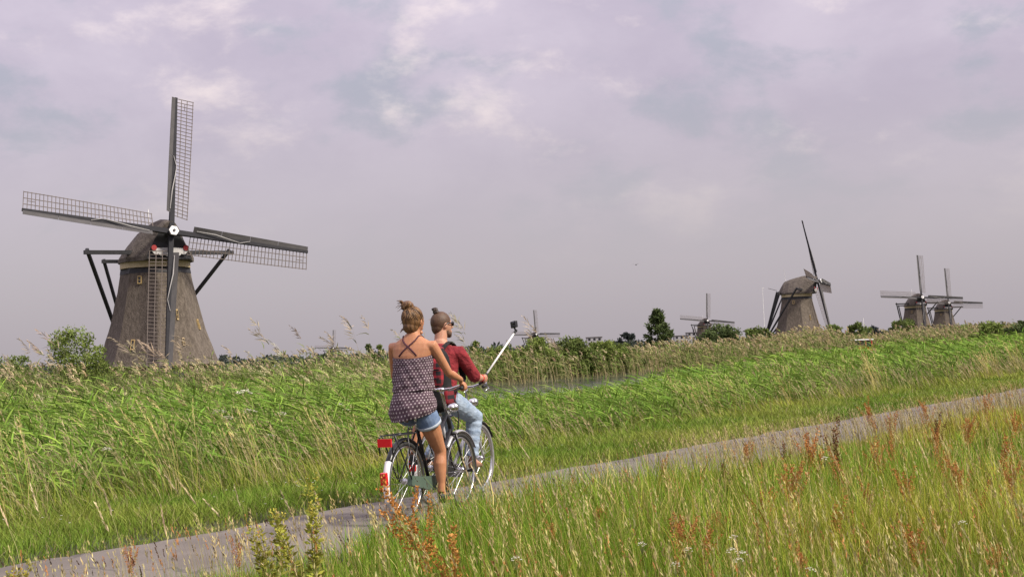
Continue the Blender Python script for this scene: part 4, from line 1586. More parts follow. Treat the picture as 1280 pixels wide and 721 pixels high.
def soft_box(mb, c, s, e=.55, nu=28, nv=18, bulge=None):
    def fn(p):
        q = Vector([math.copysign(abs(a) ** e, a) for a in p])
        return q
    mb.ball(c, s, nu, nv, None, fn)


bk = MB()
soft_box(bk, (.045, -.01, 1.17), (.105, .190, .285))
soft_box(bk, (.055, -.01, .995), (.125, .205, .145))
remesh(bk, 'main_bag', M_pack, .007, 4, BP)
pk = MB()
soft_box(pk, (-.045, -.03, 1.21), (.045, .15, .15))
pko = remesh(pk, 'check_pocket', M_plaid, .007, 3, BP)
for z in (1.10, 1.17, 1.25):
    MB().box((-.092, -.03, z), (.008, .26, .012)).build('webbing', M_pack, pko)
pk2 = MB()
soft_box(pk2, (.03, -.190, 1.0), (.075, .035, .085))
remesh(pk2, 'side_pocket', M_plaid, .007, 3, BP)
tp = MB()
soft_box(tp, (.075, 0, 1.435), (.075, .13, .035))
remesh(tp, 'top_flap', M_plaid, .006, 3, BP)
for s_ in (-1, 1):
    pts = [(.10, s_ * .085, 1.40), (.17, s_ * .095, 1.462), (.26, s_ * .105, 1.505), (.34, s_ * .115, 1.48), (.405, s_ * .125, 1.40), (.41, s_ * .15, 1.28), (.37, s_ * .195, 1.15), (.25, s_ * .215, 1.07), (.12, s_ * .17, 1.03)]
    MB().tube(pts, [(.030, .007)] * len(pts), 10, side=(0, 1, 0)).build('shoulder_strap', M_pack, BP, smooth=True)
MB().tube([(.08, -.222, .985), (.12, -.235, .90), (.14, -.235, .80), (.12, -.23, .68)], [(.013, .004)] * 4, 8, side=(1, 0, 0)).build('hanging_strap', M_pack, BP, smooth=True)
MB().tube([(.08, -.03, 1.46), (.07, -.02, 1.495), (.07, .02, 1.495), (.08, .03, 1.46)], .008, 8).build('carry_loop', M_pack, BP, smooth=True)

# ---- selfie stick with its camera
SS = empty('selfie_stick', BM.location, BM.rotation_euler.z)
tag(SS, "white selfie stick with a small black camera held up by the man", 'selfie stick')
MB().tube([GR - sax * .075, GR - sax * .06, GR + sax * .075, GR + sax * .085], [.010, .015, .015, .011], 12).build('grip', M_grip, SS, smooth=True)
MB().tube([GR + sax * .08, stick_top], [.0098, .0085], 10).build('pole', M_whitepl, SS, smooth=True)
cb_ = MB()
cb_.tube([stick_top - sax * .01, stick_top + sax * .02], .012, 10)
cb_.ball(stick_top + sax * .035, .016, 12, 8)
cb_.tube([stick_top + sax * .035, stick_top + Vector((0, 0, .055))], .009, 8)
cb_.build('ball_mount', M_grip, SS, smooth=True)
cc_ = stick_top + Vector((0, 0, .085))
Rz = Matrix.Rotation(R(150), 3, 'Z') @ Matrix.Rotation(R(8), 3, 'X')
cam_body = MB().box(cc_, (.034, .082, .066), Rz)
cbo = cam_body.build('action_camera', M_black, SS)
bv = cbo.modifiers.new('b', 'BEVEL')
bv.width = .006
bv.segments = 3
MB().tube([cc_ + Rz @ Vector((.016, .018, .012)), cc_ + Rz @ Vector((.026, .018, .012))], .015, 16).build('lens', M_glassd, cbo, smooth=True)

# ------------------------------------------------------------------ grasses and reeds
UP = np.array([0, 0, 1.0])
WIND = unit(np.array([[-1.0, 0.12, 0]]))[0]      # the wind blows to the left
FAN = R(26)


def scatter(n, d0, d1, power):
    """points in front of the camera position out to d1, thinning with distance as d**-power"""
    k = 2 - power
    u = rng.random(n)
    d = (d0 ** k + u * (d1 ** k - d0 ** k)) ** (1 / k)
    a = rng.uniform(-FAN, FAN, n)
    x, y = np.sin(a) * d, np.cos(a) * d
    t, s = xy_st(x, y)
    return x, y, d, t, s


def stems_with_heads(vg, x, y, z, H, d, cs, ch, head=(.10, .16), nsp=12, spw=.005, lean=.15, open_=0.35, wmul=1.0):
    n = len(x)
    P = np.stack([x, y, z], 1)
    D = unit(np.tile(UP, (n, 1)) + hdir(n) * rng.uniform(0, .22, (n, 1)))
    B = WIND * rng.uniform(.3, 1.6, (n, 1)) * lean + hdir(n) * .06
    S = hdir(n)
    wst = np.maximum(.0022, d / 1440 * .40) * wmul
    vg.ribbons(P, D, B, H, wst, S, vary(cs, n, .15) * .85, vary(cs, n, .15), prof=(1, .9, .8))
    ax = unit(D + 1.7 * B)
    hl = rng.uniform(head[0], head[1], n)
    tip = P + (D + B) * H[:, None]
    u = rng.random((n, nsp))
    base = (tip - ax * hl[:, None] * .85)[:, None] + ax[:, None] * (hl[:, None] * u)[..., None] + (WIND * .0)[None, None]
    rad = unit(rng.normal(size=(n, nsp, 3)))
    dd = unit(ax[:, None] + rad * open_)
    side = unit(np.cross(dd, rng.normal(size=(n, nsp, 3))))
    L = hl[:, None] * (.26 - .10 * u) * rng.uniform(.8, 1.2, (n, nsp))
    C = np.repeat(vary(ch, n, .18), nsp, 0) * rng.uniform(.8, 1.2, (n * nsp, 1))
    Wd = np.repeat(np.maximum(spw, d / 1440 * .42) * wmul, nsp)
    vg.leaflets(base.reshape(-1, 3), dd.reshape(-1, 3), side.reshape(-1, 3), L.ravel(), Wd, C)


# --- the meadow on the camera's side of the path
vg = Veg()
x, y, d, t, s = scatter(640000, 3.0, 75, 1.55)
edge = -PATH_W - .02 + .30 * np.interp(t, [-6.0, -5, -2.8, -1.6], [0, 1, 1, 0]) - .25 * vnoise(t * 1.3, t * 0 + 70) * rng.random(len(t))
ok = (s < edge) & (rng.random(len(t)) < .12 + 1.05 * vnoise(x * 3.6 + 5, y * 3.6))
x, y, d, t, s = [a[ok] for a in (x, y, d, t, s)]
n = len(x)
patch = vnoise(x * 1.1 + 40, y * 1.1 + 11)
patch2 = vnoise(x * .45 + 7, y * .45 + 90)
patch3 = vnoise(x * 2.3 + 17, y * 2.3 + 60)
ramp = np.clip((-s - PATH_W) / 1.6, 0, 1)
H = (.20 + .17 * ramp + .20 * np.interp(t, [-7.0, -5.2, -2.6, -1.2], [0, 1, 1, 0]) * np.clip((-s - PATH_W + .25) / .3, 0, 1)) * rng.uniform(.4, 1.2, n) * (.55 + .8 * patch)
right = np.clip((t - 2) / 14, 0, 1)
ga = np.array([.145, .255, .024])
gb = np.array([.380, .375, .055])
gc = np.array([.540, .440, .165])
gr = np.array([.400, .165, .050])
mixv = np.clip((patch2 - .5) * 2.2 + .34 + .2 * right * ramp + rng.normal(0, .28, n), 0, 1)[:, None]
C = ga * (1 - mixv) + gb * mixv
dry = (rng.random(n) < .08 + .10 * right + .16 * (patch3 > .6))[:, None]
C = np.where(dry, gc, C)
rust = (rng.random(n) < .02 + .30 * right * (vnoise(x * .5 + 3, y * .5) > .5))[:, None] & (patch > .35)[:, None]
C = np.where(rust, gr, C)
C = C * (1 + rng.normal(0, .24, (n, 1)))
C = np.clip(C, .01, .9)
D = unit(np.tile(UP, (n, 1)) + hdir(n) * rng.uniform(0, .5, (n, 1)))
B = hdir(n) * rng.uniform(0, .6, (n, 1)) ** 1.5 + WIND * .04 - UP * rng.uniform(0, .3, (n, 1))
broad = np.where((rng.random(n) < .05) & (patch > .5), 1.8, 1.0)
vg.ribbons(np.stack([x, y, gz(s) - .01], 1), D, B, H, np.maximum(.0036, d / 1440 * .72) * rng.uniform(.6, 1.4, n) * broad, hdir(n), C * .7, C * 1.1)  # blade roots tinted darker than tips: shade towards the ground put into the colour
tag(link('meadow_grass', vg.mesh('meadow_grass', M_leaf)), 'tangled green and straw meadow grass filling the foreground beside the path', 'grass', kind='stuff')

vg = Veg()
x, y, d, t, s = scatter(17000, 3.2, 70, 1.3)
ok = (s < -PATH_W - .1) & (rng.random(len(t)) < .15 + 1.2 * vnoise(x * .9 + 15, y * .9) + .5 * np.interp(t, [4, 14], [0, 1]))
x, y, d, t, s = [a[ok] for a in (x, y, d, t, s)]
n = len(x)
ramp = np.clip((-s - PATH_W) / 1.8, 0, 1)
H = (.34 + .18 * ramp + .08 * np.interp(t, [4, 14], [0, 1])) * rng.uniform(.7, 1.3, n)
q = rng.random(n)
for sel, cs_, ch_, kw in ((q < .5, (.32, .31, .09), (.52, .45, .21), {}), ((q >= .5) & (q < .8), (.34, .28, .10), (.42, .33, .15), dict(nsp=14, head=(.08, .14), open_=.55)), (q >= .8, (.34, .24, .08), (.44, .22, .08), dict(nsp=12, head=(.06, .12), open_=.5))):
    stems_with_heads(vg, x[sel], y[sel], gz(s[sel]), H[sel], d[sel], cs_, ch_, lean=.12, **kw)
# a fuzzy line of seed heads overhanging the near edge of the asphalt
m_ = 2600
t2 = -1 + 55 * rng.random(m_) ** 1.5
s2 = -PATH_W - .05 - 1.1 * rng.random(m_)
x2, y2 = st_xy(t2, s2)
stems_with_heads(vg, x2, y2, gz(s2), rng.uniform(.28, .56, m_), np.hypot(x2, y2), (.36, .31, .12), (.46, .37, .20), head=(.08, .15), nsp=12, lean=.14, open_=.4)
# a few tall pale stalks near the path edge
px_ = [(275, 640), (283, 655), (318, 660), (326, 668), (343, 690), (150, 700), (160, 712), (30, 712), (60, 716), (205, 716), (395, 700), (430, 705), (760, 610), (668, 640), (700, 640), (945, 560), (1065, 560), (1180, 530), (600, 700), (640, 715), (720, 700)]
qx, qy, qh, qd = [], [], [], []
for a, b in px_:
    Y = rng.uniform(7.5, 9.0) if a < 500 else rng.uniform(8.5, 11)
    p = at(a, 600, Y)
    qx.append(p.x), qy.append(p.y), qh.append(rng.uniform(.55, .75)), qd.append(Y)
stems_with_heads(vg, np.array(qx), np.array(qy), np.zeros(len(qx)), np.array(qh), np.array(qd), (.46, .40, .2), (.60, .52, .31), head=(.13, .2), nsp=30, open_=.2, lean=.25, spw=.007)
tag(link('seeding_grass', vg.mesh('seeding_grass', M_dry)), 'straw coloured seed heads standing above the meadow', 'grass', kind='stuff')

# --- short verge grass on the far side of the path
vg = Veg()
tmax = 85
n = 190000
t = -16 + (tmax + 16) * rng.random(n) ** 1.9
s = .02 + 2.9 * rng.random(n) ** .9 + .10 * (vnoise(t * 2.2, t * 0 + 3) - .5)
x, y = st_xy(t, s)
d = np.hypot(x, y)
ok = np.abs(np.arctan2(x, y)) < FAN
x, y, d, t, s = [a[ok] for a in (x, y, d, t, s)]
n = len(x)
H = (.05 + .16 * vnoise(x * 1.5, y * 1.5) ** 1.5 + .10 * np.clip(s / 2.4, 0, 1)) * rng.uniform(.6, 1.4, n)
mixv = np.clip((vnoise(x * .8 + 9, y * .8) - .5) * 1.6 + .5 + rng.normal(0, .28, n), 0, 1)[:, None]
C = (np.array([.125, .215, .026]) * (1 - mixv) + np.array([.250, .285, .055]) * mixv) * (1 + rng.normal(0, .22, (n, 1)))
C = np.where((rng.random(n) < .06)[:, None], np.array([.34, .29, .14]), C)
D = unit(np.tile(UP, (n, 1)) + hdir(n) * rng.uniform(0, .7, (n, 1)))
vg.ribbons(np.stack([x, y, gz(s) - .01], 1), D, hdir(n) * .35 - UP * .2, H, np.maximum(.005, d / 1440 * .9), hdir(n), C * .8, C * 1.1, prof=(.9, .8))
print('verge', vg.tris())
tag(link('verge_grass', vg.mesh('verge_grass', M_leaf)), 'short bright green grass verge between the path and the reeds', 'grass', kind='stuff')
# daisies and clover heads dotted through the verge
vg = Veg()
n = 260
t = rng.uniform(-12, 30, n)
s = rng.uniform(.15, 2.2, n)
ok = vnoise(t * .5, s * .5) > .45
t, s = t[ok], s[ok]
x, y = st_xy(t, s)
n = len(x)
c0 = np.stack([x, y, gz(s) + rng.uniform(.10, .2, n)], 1)
for k in range(6):
    a = k * math.pi / 3
    D = np.tile([math.cos(a), math.sin(a), .25], (n, 1))
    vg.leaflets(c0, D, np.tile([-math.sin(a), math.cos(a), 0], (n, 1)), .014, .012, (.72, .70, .62))
vg.ribbons(c0 - UP * .2, np.tile(UP, (n, 1)), np.zeros((n, 3)), .2, .004, hdir(n), (.1, .16, .03), (.1, .16, .03), prof=(1, 1))
tag(link('clover_flowers', vg.mesh('clover_flowers', M_leaf)), 'tiny white flowers sprinkled through the short verge grass', 'flowers', kind='stuff')


# --- reeds
def reeds(vg, x, y, z, H, d, cl, cl2, nleaf, leafL, leafW, frac_head, wind=1.0, cstem=(.22, .22, .09), chead=(.42, .355, .17), headL=(.16, .28), upright=.9):
    n = len(x)
    P = np.stack([x, y, z], 1)
    D = unit(np.tile(UP, (n, 1)) + hdir(n) * rng.uniform(0, .16, (n, 1)))
    B = WIND * rng.uniform(.02, .34, (n, 1)) * wind + hdir(n) * .07
    S = np.tile([1.0, 0, 0], (n, 1))
    vg.ribbons(P, D, B, H, np.maximum(.007, d / 1440 * .5), S, vary(cstem, n), vary(cstem, n), prof=(1, .8, .7))
    u = np.linspace(.22, .97, nleaf)[None, :] + rng.uniform(-.06, .06, (n, nleaf))
    pos = P[:, None] + (D[:, None] * u[..., None] + B[:, None] * (u ** 2)[..., None]) * H[:, None, None]
    hd = hdir(n * nleaf).reshape(n, nleaf, 3)
    ld = unit(UP * upright + hd * .75 + WIND * .36 * wind)
    lb = WIND * rng.uniform(.05, .6, (n, nleaf, 1)) * wind + hd * .25 - UP * rng.uniform(.05, .85, (n, nleaf, 1))
    ls = unit(np.cross(ld, rng.normal(size=(n, nleaf, 3)) * .7 + UP * .2))
    L = leafL * rng.uniform(.6, 1.25, (n, nleaf)) * (1.15 - .5 * u)
    m_ = rng.random((n, 1, 1))
    tone = np.clip(1 + rng.normal(0, .2, (n, 1, 1)), .5, 1.5)
    C = (np.asarray(cl) * (1 - m_) + np.asarray(cl2) * m_) * (1 + rng.normal(0, .14, (n, nleaf, 1))) * tone
    C = np.clip(C, .01, .9).reshape(-1, 3)
    W = np.repeat(np.maximum(leafW, d / 1440 * 1.0), nleaf)
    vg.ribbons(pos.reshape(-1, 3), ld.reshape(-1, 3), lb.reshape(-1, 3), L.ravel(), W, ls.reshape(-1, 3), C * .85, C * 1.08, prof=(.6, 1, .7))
    hs = rng.random(n) < frac_head
    m2 = int(hs.sum())
    if m2:
        nsp = 22
        tip = (P + (D + B) * H[:, None])[hs]
        ax = unit(D[hs] + 2 * B[hs])
        hl = rng.uniform(*headL, m2)
        # plume droops to leeward
        uu = np.linspace(0, 1, nsp)[None, :]
        ctr = tip[:, None] + ax[:, None] * (hl[:, None] * uu)[..., None] + (WIND * .35 - UP * .12)[None, None] * (hl[:, None] * uu ** 2)[..., None]
        dd = unit(ax[:, None] * .7 + rng.normal(size=(m2, nsp, 3)) * .4 + WIND * .55 - UP * .15)
        sd = unit(np.cross(dd, rng.normal(size=(m2, nsp, 3))))
        Lh = hl[:, None] * (.42 * (1 - uu) + .18) * rng.uniform(.7, 1.2, (m2, nsp))
        Ch = np.repeat(vary(chead, m2, .18), nsp, 0)
        vg.leaflets(ctr.reshape(-1, 3), dd.reshape(-1, 3), sd.reshape(-1, 3), Lh.ravel(), np.repeat(np.maximum(.016, d[hs] / 1440 * .8), nsp), Ch)


def hfac(x, y):
    """the bed is lowest along a line running straight away from the riders, higher to both sides"""
    a = np.degrees(np.arctan2(x, y))
    return np.interp(a, [-20, -10, -4.5, -1, 3, 7, 12, 20], [1.06, 1.02, .95, .74, .70, .80, 1.0, 1.12])


RG1, RG2 = (.110, .220, .028), (.225, .320, .055)
# herb fringe in front of the reeds: mixed grass, straw stems
vg = Veg()
n = 62000
t = -16 + 96 * rng.random(n) ** 1.8
s = 2.2 + 3.6 * rng.random(n) ** 1.2 + .5 * (vnoise(t * .8, t * 0 + 21) - .5)
x, y = st_xy(t, s)
ok = np.abs(np.arctan2(x, y)) < FAN
x, y, t, s = [a[ok] for a in (x, y, t, s)]
d = np.hypot(x, y)
n = len(x)
H = np.interp(s, [2.0, 2.8, 4, 6], [.22, .42, .62, .75]) * rng.uniform(.6, 1.2, n) * hfac(x, y) * (.75 + .5 * vnoise(x * .8, y * .8))
mixv = np.clip(vnoise(x * .55 + 19, y * .55) * 1.2 - .1 + rng.normal(0, .25, n), 0, 1)[:, None]
C = (np.array([.115, .190, .026]) * (1 - mixv) + np.array([.340, .340, .060]) * mixv) * (1 + rng.normal(0, .24, (n, 1)))
C = np.clip(np.where((rng.random(n) < .12)[:, None], np.array([.36, .30, .15]), C), .01, .9)
D = unit(np.tile(UP, (n, 1)) + hdir(n) * rng.uniform(0, .5, (n, 1)))
B = hdir(n) * .25 + WIND * rng.uniform(.1, .5, (n, 1)) - UP * rng.uniform(0, .45, (n, 1))
vg.ribbons(np.stack([x, y, gz(s) - .02], 1), D, B, H, np.maximum(.009, d / 1440 * .95), hdir(n), C * .8, C * 1.05)
k = rng.random(n) < .03 + .07 * (vnoise(x * .4 + 50, y * .4) > .55)
stems_with_heads(vg, x[k], y[k], gz(s[k]), H[k] * 1.35 + .12, d[k], (.36, .31, .15), (.46, .38, .22), head=(.14, .26), nsp=16, lean=.4, open_=.3)
# tufts of tall straw grass in the fringe
m_ = 55
tc_ = -14 + 70 * rng.random(m_) ** 1.4
sc_ = rng.uniform(2.6, 6.2, m_)
k = np.repeat(np.arange(m_), 22)
t2, s2 = tc_[k] + rng.normal(0, .16, len(k)), sc_[k] + rng.normal(0, .16, len(k))
x2, y2 = st_xy(t2, s2)
stems_with_heads(vg, x2, y2, gz(s2), rng.uniform(.75, 1.15, len(k)) * rng.uniform(.75, 1.05, m_)[k] * hfac(x2, y2), np.hypot(x2, y2), (.50, .43, .15), (.60, .51, .23), head=(.18, .32), nsp=16, lean=.3, open_=.22)
print('fringe', vg.tris())
tag(link('herb_fringe', vg.mesh('herb_fringe', M_leaf)), 'rough fringe of herbs and straw grass along the foot of the reed bed', 'grass', kind='stuff')

vg = Veg()
n = 15500
t = -18 + 125 * rng.random(n) ** 1.55
s = 3.3 + 10.5 * rng.random(n) ** 1.15 + .8 * (vnoise(t * .6, t * 0 + 51) - .5)
x, y = st_xy(t, s)
ok = np.abs(np.arctan2(x, y)) < FAN
x, y, t, s = [a[ok] for a in (x, y, t, s)]
d = np.hypot(x, y)
n = len(x)
patchh = .78 + .45 * vnoise(x * .5 + 31, y * .5 + 2)
H = 1.22 * patchh * np.interp(s, [3, 5, 8, 14], [.72, .98, 1.08, 1.15]) * rng.uniform(.78, 1.12, n) * hfac(x, y)
gap = np.interp(np.degrees(np.arctan2(x, y)), [-4, -2.5, 4.5, 7], [0, 1, 1, 0]) * np.clip((s - 6) / 6, 0, 1)
H = H * (1 - .32 * gap)
reeds(vg, x, y, gz(s), H, d, RG1, RG2, 10, .44, .021, .03, headL=(.10, .18))
print('reeds', vg.tris())
tag(link('green_reed_bed', vg.mesh('green_reed_bed', M_leaf)), 'bright green reed bed bent over by the wind beyond the verge', 'reeds', kind='stuff')

# taller flowering reeds on the left, between the green bed and the water
vg = Veg()
n = 5200
t = rng.uniform(-22, 24, n)
s = rng.uniform(10, 17, n)
x, y = st_xy(t, s)
a = np.degrees(np.arctan2(x, y))
ok = (np.abs(a) < 26) & (rng.random(n) < np.interp(a, [-26, -6, -3, -1], [1, 1, .5, 0]))
x, y, t, s, a = [q[ok] for q in (x, y, t, s, a)]
d = np.hypot(x, y)
n = len(x)
H = (1.5 + .28 * rng.normal(0, .6, n)) * rng.uniform(.85, 1.1, n) + .3 * (rng.random(n) < .045)
H = H * np.interp(a, [-19, -17, -11.5, -9.5], [1, .84, .84, 1])
reeds(vg, x, y, gz(s), H, d, (.12, .21, .035), (.25, .31, .08), 9, .44, .018, .14, cstem=(.34, .34, .14), chead=(.45, .385, .225), headL=(.18, .34), wind=1.1, upright=1.3)
# the tallest plumes, standing clear against the sky
m_ = 90
t2, s2 = rng.uniform(-20, 26, m_), rng.uniform(9, 16, m_)
x2, y2 = st_xy(t2, s2)
k = np.degrees(np.arctan2(x2, y2)) < 2.5
x2, y2, s2 = x2[k], y2[k], s2[k]
reeds(vg, x2, y2, gz(s2), rng.uniform(1.95, 2.6, len(x2)), np.hypot(x2, y2), (.12, .15, .05), (.2, .2, .08), 7, .5, .018, 1.0, cstem=(.34, .30, .17), chead=(.40, .33, .235), headL=(.30, .48), wind=1.0, upright=1.0)
print('tall', vg.tris())
tag(link('flowering_reeds', vg.mesh('flowering_reeds', M_leaf)), 'tall reeds with brown plumes in front of the big lone windmill', 'reeds', kind='stuff')

# reeds along the far bank of the canal
vg = Veg()
n = 14500
t = -40 + 330 * rng.random(n) ** 1.35
s = rng.uniform(45.8, 53, n)
x, y = st_xy(t, s)
ok = np.abs(np.arctan2(x, y)) < FAN
x, y, t, s = [q[ok] for q in (x, y, t, s)]
d = np.hypot(x, y)
n = len(x)
H = np.interp(np.degrees(np.arctan2(x, y)), [-20, 0, 3, 8, 12, 20], [2.0, 1.9, 1.75, 1.95, 2.5, 2.9]) * (0.70 + .3 * vnoise(t * .12, t * 0 + 5) + .28 * vnoise(t * .45, t * 0 + 8)) * rng.uniform(.7, 1.15, n) + .4 * (rng.random(n) < .05)
H = H * np.interp(np.degrees(np.arctan2(x, y)), [12.6, 13.1, 14.4, 14.9], [1, .8, .8, 1])
tanm = np.clip((t - 55) / 45, 0, 1)
k = rng.random(n) < .04 + .36 * tanm + .35 * (vnoise(t * .3 + 4, s * .3) - .45)
for sel, c1, c2, cs_ in ((k, (.24, .22, .09), (.34, .28, .14), (.42, .34, .2)), (~k, (.095, .155, .032), (.19, .235, .06), (.3, .29, .13))):
    reeds(vg, x[sel], y[sel], gz(s[sel]), H[sel], d[sel], c1, c2, 7, .55, .03, .28, cstem=cs_, chead=(.46, .385, .235), headL=(.28, .45), upright=1.4)
print('farbank', vg.tris())
tag(link('far_bank_reeds', vg.mesh('far_bank_reeds', M_leaf)), 'tall straw and green reeds lining the far bank of the canal', 'reeds', kind='stuff')
# rough pasture behind it, out to the mills
vg = Veg()
x, y, d, t, s = scatter(60000, 60, 700, 1.7)
ok = s > 52
x, y, d, t, s = [q[ok] for q in (x, y, d, t, s)]
n = len(x)
C = vary((.12, .15, .045), n, .2)
D = unit(np.tile(UP, (n, 1)) + hdir(n) * .4)
vg.ribbons(np.stack([x, y, gz(s)], 1), D, WIND * .3 + hdir(n) * .2, rng.uniform(.5, 1.1, n), d / 1440 * 1.6, np.tile([1.0, 0, 0], (n, 1)), C, C, prof=(1, .8))
tag(link('pasture_grass', vg.mesh('pasture_grass', M_leaf)), 'rough pasture grass around the feet of the windmills', 'grass', kind='stuff')

# ------------------------------------------------------------------ single plants that stand out
def ground_pt(px, py):
    d_ = ray(px, py)
    q = -EYE / d_.z
    return Vector((d_.x * q, d_.y * q, 0))


def spikes(vg, P0, D, B, L, n, c, size, spread):
    """crowded seed clusters along a curved branch"""
    u = np.sort(rng.random(n))
    pos = P0 + (np.outer(u, D) + np.outer(u * u, B)) * L
    rad = unit(rng.normal(size=(n, 3)))
    pos = pos + rad * (spread * (1.1 - .75 * u))[:, None] * rng.uniform(.2, 1, (n, 1))
    dd = unit(rad + D * .6)
    sd = unit(np.cross(dd, rng.normal(size=(n, 3))))
    vg.leaflets(pos, dd, sd, size * rng.uniform(.7, 1.3, n), size * .8, vary(c, n, .2))


def dock_proto(h, c, nb, lean, thick=1.0, cs=(.30, .13, .06), dens=1.0):
    st_, hd_, lf_ = Veg(), Veg(), Veg()
    D = np.array([lean[0], lean[1], 1.0])
    D = D / np.linalg.norm(D)
    B = np.array([lean[0] * .6, lean[1] * .6, -.05])
    for r_ in (0, 1):
        st_.ribbons(np.zeros((1, 3)), D[None], B[None], h, .010 * thick, np.array([[1.0 - r_, r_, 0]]), cs, cs, prof=(1, .9, .6))
    spikes(hd_, D * h * .32, D, B, h * .66, int(190 * dens), c, .019 * thick, .034 * thick)
    for i in range(nb):
        u = .28 + .5 * i / max(1, nb)
        p0 = (D * u + B * u * u) * h
        a = rng.uniform(0, 6.28)
        bd = unit((D + np.array([math.cos(a), math.sin(a), 0]) * .6)[None])[0]
        L = h * rng.uniform(.25, .45)
        st_.ribbons(p0[None], bd[None], (D * .25)[None], L, .006 * thick, np.array([[1.0, 0, 0]]), cs, cs, prof=(1, .8, .5))
        spikes(hd_, p0 + bd * L * .12, bd, D * .25, L * .95, int(95 * dens), c, .017 * thick, .026 * thick)
    for i in range(5):
        a = rng.uniform(0, 6.28)
        dr = np.array([math.cos(a), math.sin(a), .9])
        lf_.ribbons((D * h * rng.uniform(.02, .3))[None], unit(dr[None]), np.array([[math.cos(a) * .3, math.sin(a) * .3, -.55]]), h * rng.uniform(.2, .3), .028, np.array([[-math.sin(a), math.cos(a), 0]]), (.15, .16, .04), (.24, .17, .05))
    return st_.mesh('stem', M_dry), hd_.mesh('seed_head', M_dry), lf_.mesh('leaf', M_leaf)


def plant(name, label, cat, group, pos, meshes, names, rz=0.0, sc=1.0):
    root = empty(name, pos, rz)
    root.scale = (sc, sc, sc)
    tag(root, label, cat, group)
    for me, nme in zip(meshes, names):
        o_ = link(nme, me, None, root)
        if nme in ('buds', 'leaves', 'seed_head', 'flower_head'):
            o_['kind'] = 'stuff'
    return root


DN = ('stem', 'seed_head', 'leaves')
RUST, ORNG, DARK = (.42, .185, .060), (.47, .215, .055), (.14, .065, .032)
docks = [dock_proto(.62, RUST, 6, (-.12, 0)), dock_proto(.62, (.43, .20, .07), 6, (.05, .05)), dock_proto(.62, RUST, 5, (-.2, .1))]
darkd = [dock_proto(.62, DARK, 4, (-.05, 0), cs=(.14, .08, .04)), dock_proto(.62, (.18, .08, .04), 3, (.1, 0), cs=(.14, .08, .04))]
for i, (x, yt, yb) in enumerate(((1024, 540, 625), (990, 592, 672), (1100, 508, 556), (1114, 518, 562), (1162, 500, 548), (1250, 535, 615), (1272, 515, 562), (856, 650, 738), (868, 668, 742), (1150, 664, 738), (1210, 520, 575),
                                 (1130, 545, 600), (1185, 560, 625), (930, 560, 610), (820, 575, 625), (1236, 500, 540), (745, 640, 705), (1080, 600, 660), (300, 668, 725), (165, 690, 735),
                                 (1065, 575, 640), (1140, 600, 665), (1205, 585, 650), (1230, 620, 690), (960, 620, 690), (900, 630, 700), (1040, 640, 712), (1100, 560, 620), (1265, 585, 650), (1180, 530, 590), (775, 610, 668), (700, 655, 725), (1020, 690, 750), (1245, 680, 745))):
    b = ground_pt(x, yb)
    h = (at(x, yt, b.y) - b).z
    plant('dock_plant', 'rust red dock plant near the leafy weeds by the path' if x < 400 else 'rust red dock plant growing close to the asphalt edge' if yb < 580 else 'rust red dock plant deep in the meadow near white yarrow' if yb > 700 else 'rust red dock plant gone to seed amid the meadow grass', 'plant', 'rust red docks in the meadow', b, docks[i % 3], DN, rng.uniform(0, 6.28) if i > 2 else 0, max(.5, min(1.35, h / .62 * 1.08)) * rng.uniform(.85, 1.15))
for i, (x, yt, yb) in enumerate(((1052, 532, 615), (985, 548, 605), (1170, 522, 580), (1008, 556, 610), (905, 585, 640))):
    b = ground_pt(x, yb)
    h = (at(x, yt, b.y) - b).z
    plant('dock_plant', 'dark brown dried dock plant in the meadow', 'plant', 'dark brown docks in the meadow', b, darkd[i % 2], DN, rng.uniform(0, 6.28), max(.55, min(1.3, h / .62)))
b = at(562, 700, 7.9)
plant('dock_plant', 'orange dock plant leaning left across the woman\'s rear wheel', 'plant', 'orange docks by the bicycle', (b.x, b.y, 0), dock_proto(.78, ORNG, 5, (-.36, .0), .95, (.36, .2, .07), 1.3), DN)
b = at(575, 720, 7.4)
plant('dock_plant', 'short orange dock plant standing upright beside the leaning one', 'plant', 'orange docks by the bicycle', (b.x, b.y, 0), dock_proto(.50, (.42, .22, .06), 3, (-.06, .0), 1.0, (.34, .2, .07), 1.0), DN)


def leafy_proto(h, c, n, lean):
    st_, lf_, fl_ = Veg(), Veg(), Veg()
    for i in range(5):
        D = unit(np.array([[lean + rng.uniform(-.22, .22), rng.uniform(-.15, .15), 1.0]]))
        hh_ = h * rng.uniform(.75, 1.0)
        B = np.array([[lean * .5, 0, 0]])
        st_.ribbons(np.zeros((1, 3)), D, B, hh_, .009, np.array([[1.0, 0, 0]]), (.2, .2, .06), (.22, .22, .06), prof=(1, .8, .6))
        u = rng.uniform(.1, 1, n)
        pos = (D * u[:, None] + B * (u ** 2)[:, None]) * hh_
        hd = hdir(n)
        D2 = unit(hd + UP * rng.uniform(.1, .9, (n, 1)))
        lf_.leaflets(pos + hd * .008, D2, unit(np.cross(D2, rng.normal(size=(n, 3)))), .055 * (1.15 - .6 * u), .018, vary(c, n, .18))
        spikes(fl_, (D[0] * .6 + B[0] * .36) * hh_, D[0], B[0], hh_ * .45, 70, (.42, .39, .07), .014, .02)
    return st_.mesh('stem', M_leaf), lf_.mesh('leaves', M_leaf), fl_.mesh('buds', M_leaf)


